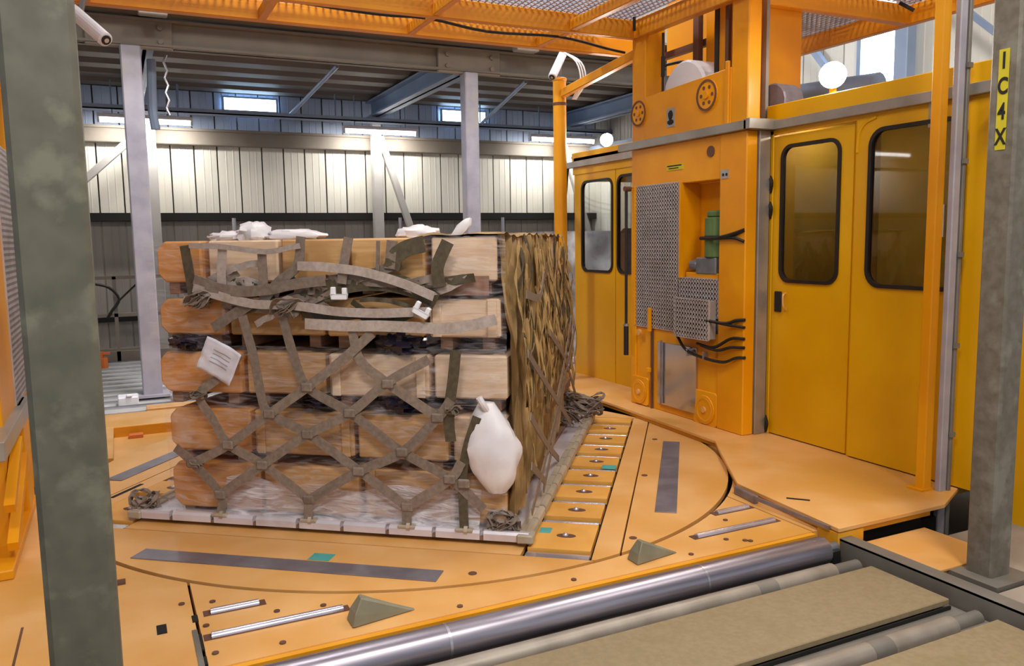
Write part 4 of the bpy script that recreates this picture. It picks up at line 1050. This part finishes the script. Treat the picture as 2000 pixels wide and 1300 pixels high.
# white lumps on top
def lump(u, v, z, rx, ry, rz_, lab, seed):
    b = MB().blob((0, 0, 0), rx, ry, rz_, .35, 3.0, seed=seed, nu=20, nv=12).mapv(lambda p: W(u + p.x, v + p.y, z + p.z))
    solo('white_bundle', b, 'bag_white', lab, 'bundle', smooth=True)
lump(-.45, -1.34, 1.70, .10, .1, .07, 'round white bundle on top of the load, left of the centre', 1)
lump(-.62, -1.35, 1.685, .12, .08, .035, 'low flat white bundle at the top left edge of the load', 2)
lump(-.20, -1.33, 1.685, .20, .08, .04, 'long low white bundle on top of the load, right of the round one', 3)
lump(.54, -1.30, 1.69, .12, .1, .045, 'low white bundle on top of the load, before the pale wall column', 4)
b = MB().blob((0, 0, 0), .04, .03, .07, .3, 3, seed=5, nu=12, nv=8).mapv(lambda p: W(.80 + p.x + p.z * .8, -1.35 + p.y, 1.70 + p.z))
solo('white_bundle', b, 'bag_white', 'pointed white film tip on top of the load near the right', 'bundle', smooth=True)

# stretch film over the lower front, spreading on to the pallet edge
def filmfn(s, q):
    u = -1.0 + 2.08 * s; z = .062 + 1.0 * q
    fl = max(0, 1 - q / .25) ** 2
    v = -1.505 - .045 * fl + .016 * noise.noise(Vector((u * 5, z * 9, 2))) + .006 * noise.noise(Vector((u * 14, z * 30, 5)))
    return W(u, v, z)
fs_ = MB().grid(filmfn, 90, 60)
solo('stretch_film', fs_, 'stretch_film', 'clear stretch film wrapped over the lower front of the crates', 'plastic film', smooth=True)
def filmfn2(s, q):
    u = .64 + .45 * s; z = 1.05 + .62 * q
    return W(u, -1.512 + .012 * noise.noise(Vector((u * 6, z * 9, 8))), z)
solo('stretch_film', MB().grid(filmfn2, 24, 30), 'stretch_film', 'clear stretch film over the pale crate at the top right corner', 'plastic film', smooth=True)
def filmfn3(s, q):
    u = -1.06 + .52 * s; z = 1.06 + .60 * q
    return W(u, -1.512 + .02 * noise.noise(Vector((u * 6, z * 9, 18))), z)
solo('stretch_film', MB().grid(filmfn3, 24, 30), 'stretch_film', 'clear stretch film over the outer crate ends at the upper left', 'plastic film', smooth=True)
# loose grey film skirt on the pallet in front
def skirt(s, q):
    u = -.62 + 1.55 * s; v = -1.507 - .055 * q ** 1.5
    z = .26 + .06 * noise.noise(Vector((u * 3, 7, 4))) - (.19 + .06 * noise.noise(Vector((u * 3, 7, 4)))) * q + .004
    return W(u, v, z)
solo('film_skirt', MB().grid(skirt, 70, 14), 'film_sheen', 'crumpled film skirt lying along the front pallet edge', 'plastic film', smooth=True)

# side cover
def side_u(v): return 1.10 - .13 * (v + 1.47) / 2.92
cov = thing('side_cover', 'crumpled brown cover with hanging strips on the right side of the load', 'cover', W(1.1, 0, .06))
def covfn(s, q):
    v = -1.49 + 2.94 * s; z = .10 + 1.575 * q
    bulge = .05 * (1 - q) + .03 * math.sin(q * 3.1)
    f = .05 * noise.noise(Vector((v * 5.5, z * 1.6, 1))) + .045 * noise.noise(Vector((v * 15, z * 2.2, 4))) + .035 * noise.noise(Vector((v * 32, z * 4.5, 9)))
    return W(side_u(v) - .055 + bulge + f * .8, v, z)
part(cov, 'sheet', MB().grid(covfn, 220, 70), 'cover_brown', smooth=True)
def topfn(s, q):
    v = -1.49 + 2.94 * s; u = side_u(v) - .02 - .5 * q
    return W(u, v, 1.675 + .03 * noise.noise(Vector((v * 6, u * 6, 3))))
part(cov, 'top_fold', MB().grid(topfn, 60, 10), 'cover_brown', smooth=True)
for i in range(80):
    v = -1.44 + 2.88 * random.random() ** .9; zt = random.choice([1.66, 1.66, 1.6, 1.4, 1.2]) + random.uniform(-.1, .02); L = random.uniform(.4, 1.0)
    pts = []; ph = random.random() * 6; sl = random.uniform(-.25, .25)
    for k in range(6):
        z = max(.1, zt - L * k / 5)
        q = (z - .1) / 1.575
        pts.append(W(side_u(v) + .01 + .05 * (1 - q) + .03 * math.sin(q * 3.1) + .018 * math.sin(ph + k * 1.3), v + sl * k / 5 + .02 * math.sin(ph * 2 + k * 1.7), z))
    part(cov, 'strip', MB().ribbon(pts, random.uniform(.018, .045), NU, .004, 3, twist=.35), 'cover_strip' if i % 7 else 'strap_dark', smooth=True)

# cargo net
net = thing('cargo_net', 'khaki webbing cargo net lashed over the front and side of the load', 'net', W(0, -1.56, .06))
NET = {'S0': [(-.91, .46), (-.8, .37), (-.63, .19), (-.63, .07)],
 'S1': [(-.46, 1.02), (-.57, .9), (-.73, .78), (-.65, .63), (-.56, .49), (-.35, .38), (-.07, .19)],
 'S3': [(-.43, 1.24), (-.37, .99), (-.34, .79), (-.29, .68), (-.06, .57), (.24, .37), (.52, .18)],
 'S4': [(-.18, 1.23), (-.13, 1.03), (-.05, .84), (.2, .7), (.5, .49), (.77, .35), (.96, .19)],
 'S5': [(.23, 1.18), (.27, 1.0), (.43, .87), (.71, .69)],
 'T1': [(-.63, .19), (-.35, .38), (-.06, .57), (.2, .7), (.43, .88), (.67, 1.01)],
 'T2': [(-.8, .37), (-.56, .49), (-.29, .68), (-.05, .84), (.17, 1.0), (.35, 1.15)],
 'T3': [(-.07, .19), (.24, .37), (.5, .49), (.71, .69), (.79, .79)],
 'T4': [(.52, .18), (.77, .35), (.84, .45)],
 'V1': [(.82, 1.06), (.8, .9), (.77, .7), (.78, .56)],
 'V2': [(.93, .7), (.88, .56), (.85, .43), (.84, .28), (.85, .04)],
 'K1': [(-.07, .19), (-.07, .07)], 'K2': [(.52, .18), (.52, .06)],
 'P1': [(-.77, 1.64), (-.75, 1.49), (-.73, 1.32)], 'P2': [(-.53, 1.63), (-.545, 1.5), (-.55, 1.38)], 'P3': [(-.29, 1.61), (-.29, 1.45), (-.29, 1.34)],
 'P4': [(-.05, 1.68), (-.08, 1.52), (-.2, 1.43), (-.3, 1.32)], 'P5': [(.23, 1.67), (.2, 1.54), (.18, 1.42)], 'P6': [(.79, 1.64), (.73, 1.51), (.74, 1.4)],
 'P7': [(.4, 1.65), (.39, 1.48)], 'P8': [(.48, 1.65), (.46, 1.5)],
 'Hz1': [(-.73, 1.64), (-.52, 1.63), (-.26, 1.6), (-.05, 1.63)], 'Hz2': [(-.07, 1.52), (.12, 1.51), (.33, 1.48), (.54, 1.42), (.71, 1.35)],
 'Hz3': [(-.72, 1.4), (-.54, 1.35), (-.35, 1.31), (-.1, 1.3), (.14, 1.27), (.38, 1.26), (.69, 1.27)],
 'Hz4': [(-.04, 1.2), (.2, 1.19), (.44, 1.19), (.76, 1.18), (.92, 1.2), (1.05, 1.23)],
 'Hz5': [(-.71, 1.45), (-.57, 1.4), (-.41, 1.38), (-.25, 1.39), (-.09, 1.42), (.09, 1.44)],
 'D1': [(-.35, 1.32), (-.48, 1.25), (-.62, 1.17)],
 'SL': [(.47, 1.5), (.5, 1.57), (.57, 1.61), (.66, 1.63)], 'SL2': [(-.07, 1.32), (.09, 1.39), (.33, 1.43), (.56, 1.4), (.71, 1.32)]}
sty = {'P1': ('strap_dark', .06), 'V1': ('strap_dark', .06), 'V2': ('strap_dark', .05), 'SL': ('strap_dark', .09), 'SL2': ('strap_dark', .10), 'Hz1': ('strap_lilac', .03), 'Hz2': ('strap_lilac', .05), 'Hz3': ('strap_lilac', .05),
       'Hz4': ('strap_lilac', .06), 'P2': ('strap_lilac', .055), 'P7': ('strap_khaki', .02), 'P8': ('strap_khaki', .06), 'Hz5': ('strap_khaki', .06), 'P6': ('strap_dark', .07), 'D1': ('strap_khaki', .06)}
for i, (k, pts) in enumerate(NET.items()):
    m_, w_ = sty.get(k, ('strap_khaki', .054))
    off = -1.555 - (.008 if k[0] in 'TK' else 0) - (.016 if k[:2] == 'Hz' else 0)
    if k == 'SL2': off = -1.535
    P3 = []
    for u, z in pts:
        extra = -.02 * max(0, 1 - z / .25)
        P3.append(W(u, off + extra, z))
    part(net, 'strap', MB().ribbon(P3, w_, NV, .006, 5, twist=.15 if k[0] in 'HD' else .05), m_, smooth=True)
SIDE = [[(-1.50, 1.04), (-1.0, .83), (-.26, .54), (.78, .14)], [(-1.50, .70), (-1.2, .55), (-.72, .33), (-.1, .08)], [(-.53, 1.04), (.29, .75), (1.21, .29)],
        [(-1.48, .42), (-.85, .14)], [(-.72, .33), (.1, .55), (1.2, .9)], [(-1.45, .15), (-.72, .33)], [(-.26, .54), (.3, .75), (.9, 1.0)], [(-.95, .12), (-.3, .35), (.4, .62)], [(-1.4, 1.35), (-.9, 1.3), (-.6, 1.42)]]
for pts in SIDE:
    P3 = []
    for v, z in pts:
        q = (z - .1) / 1.575
        P3.append(W(side_u(v) + .05 + .05 * (1 - q) + .03 * math.sin(q * 3.1), v, z))
    part(net, 'strap', MB().ribbon(P3, .045, NU, .006, 5), 'strap_khaki', smooth=True)
rm_ = random.Random(21)
for i in range(22):
    u0 = rm_.uniform(-.72, .45); L = rm_.uniform(.2, .55); z0 = rm_.uniform(1.17, 1.47); a = rm_.uniform(-.10, .10); sg = rm_.uniform(-.08, .05)
    pts = [W(u0 + L * t, -1.526 - .008 * math.sin(t * 3.1) - .0006 * i, z0 + a * t + sg * math.sin(t * math.pi)) for t in (0, .25, .5, .75, 1)]
    part(net, 'strap', MB().ribbon(pts, rm_.uniform(.025, .06), NV, .005, 4, twist=.45), ['strap_khaki', 'strap_dark', 'strap_dark', 'strap_lilac', 'strap_khaki'][i % 5], smooth=True)
# knots at the crossings and hooks on the pallet rail
kn = to_mesh('knot', MB().box(-.034, .034, -.014, .006, -.026, .026), 'strap_khaki', bevel=.008)
for u, z in ((-.56, .49), (-.06, .57), (.2, .7), (-.35, .38), (.24, .37), (-.29, .68), (-.05, .84), (.5, .49), (.43, .87), (.71, .69), (.77, .35), (-.63, .19), (-.07, .19), (.52, .18), (-.8, .37), (-.73, .78), (.85, .33)):
    p = W(u, -1.566, z)
    piece(net, 'knot', kn, net.location * -1 + p, (0, 0, TH))
def hook(u):
    h = part(net, 'tie_hook', MB().ring(W(u, -1.575, .072), NU, .012, .024, .02, 10), 'rail_tan')
    part(h, 'stud', MB().mapv(lambda p: p).box(-.05, .05, -.02, .02, 0, .018).mapv(lambda p: W(u + p.x, -1.575 + p.y, .064 + p.z)), 'rail_tan', bevel=.004)
for u in (-.63, -.07, .52, .85): hook(u)
def bundle(c, n, r, s0):
    rnd = random.Random(s0); b = MB()
    for i in range(n):
        a0 = rnd.random() * 6.28; R = r * rnd.uniform(.5, 1.0); tilt = rnd.uniform(-.8, .8)
        pts = [(c[0] + R * math.cos(a0 + t) * .9, c[1] + R * math.sin(a0 + t) * .5, c[2] + abs(R * math.sin(t * .8 + tilt)) + .01) for t in (0, .9, 1.8, 2.7, 3.6, 4.5)]
        b.ribbon([W(*p) for p in pts], .028, (0, 0, 1), .005, 3, twist=.8)
    part(net, 'slack_bundle', b, 'strap_khaki', smooth=True)
bundle((-1.17, -1.52, .05), 7, .11, 1); bundle((1.06, -1.52, .05), 7, .10, 2); bundle((1.13, 1.35, .06), 14, .22, 3); bundle((-.79, -1.55, .33), 5, .06, 4); bundle((-.74, -1.56, .74), 5, .06, 5); bundle((-.70, -1.55, 1.27), 10, .11, 6); bundle((.80, -1.56, .70), 5, .05, 7); bundle((1.02, 1.0, .06), 10, .18, 8); bundle((-.15, -1.55, 1.22), 8, .12, 9)
for (u, z, rot) in ((.18, 1.37, 0), (.65, 1.28, -.5)):
    b = MB().box(-.045, .045, -.012, .012, -.035, -.008).box(-.045, -.02, -.012, .012, -.008, .035).box(.02, .045, -.012, .012, -.008, .03)
    c_, s_ = math.cos(rot), math.sin(rot)
    b.mapv(lambda p: W(u + p.x * c_ - p.z * s_, -1.60 + p.y, z + p.x * s_ + p.z * c_))
    part(net, 'buckle', b, 'buckle_white', bevel=.004, label='white U-shaped plastic buckle')

# paper sheet tucked under the net
def pap(s, q):
    a = math.radians(-28); x = (s - .5) * .23; z = (q - .5) * .21
    return W(-.565 + x * math.cos(a) - z * math.sin(a), -1.60 + .025 * math.sin(s * 3) - .02 * q + .012 * noise.noise(Vector((s * 4, q * 4, 0))), .985 + x * math.sin(a) + z * math.cos(a))
o = MB().grid(pap, 14, 12)
sheet = thing('shipping_document', 'crumpled white shipping paper in a sleeve on the left of the load', 'paper', W(-.60, -1.6, .87))
sm = part(sheet, 'paper', o, 'paper_white', smooth=True)
md = sm.modifiers.new('thickness', 'SOLIDIFY'); md.thickness = .004
for k in range(4):
    def ln(s, q, k=k): 
        p = pap(.25 + .5 * s, .35 + .12 * k + .02 * q); return p + NV * .006
    part(sheet, 'print_line', MB().grid(ln, 6, 1), 'sticker_grey')

# white sack at the near corner
sk = thing('white_sack', 'white plastic sack tied under the net at the near corner of the load', 'sack', W(1.0, -1.55, .24))
b = MB()
nu, nv = 24, 18
for j in range(nv + 1):
    q = j / nv
    z = .27 + .50 * q
    rr = (math.sin(math.pi * (q * .86 + .06)) ** .75) * (1 - .28 * q)
    for i in range(nu):
        a = 2 * math.pi * i / nu
        k = 1 + .16 * noise.noise(Vector((math.cos(a) * 2.2, math.sin(a) * 2.2, q * 5))) + .05 * noise.noise(Vector((math.cos(a) * 6, math.sin(a) * 6, q * 14)))
        b.v.append(W(1.02 - .05 * q + .17 * rr * k * math.cos(a), -1.50 + .11 * rr * k * math.sin(a), z))
b.f = [(j * nu + i, j * nu + (i + 1) % nu, (j + 1) * nu + (i + 1) % nu, (j + 1) * nu + i) for j in range(nv) for i in range(nu)] + [tuple(range(nu - 1, -1, -1)), tuple(range(nv * nu, nv * nu + nu))]
part(sk, 'body', b, 'bag_white', smooth=True)
part(sk, 'tied_neck', MB().tube([W(.98, -1.53, .73), W(.965, -1.56, .77), W(.945, -1.57, .81)], .018, 8), 'bag_white', smooth=True)
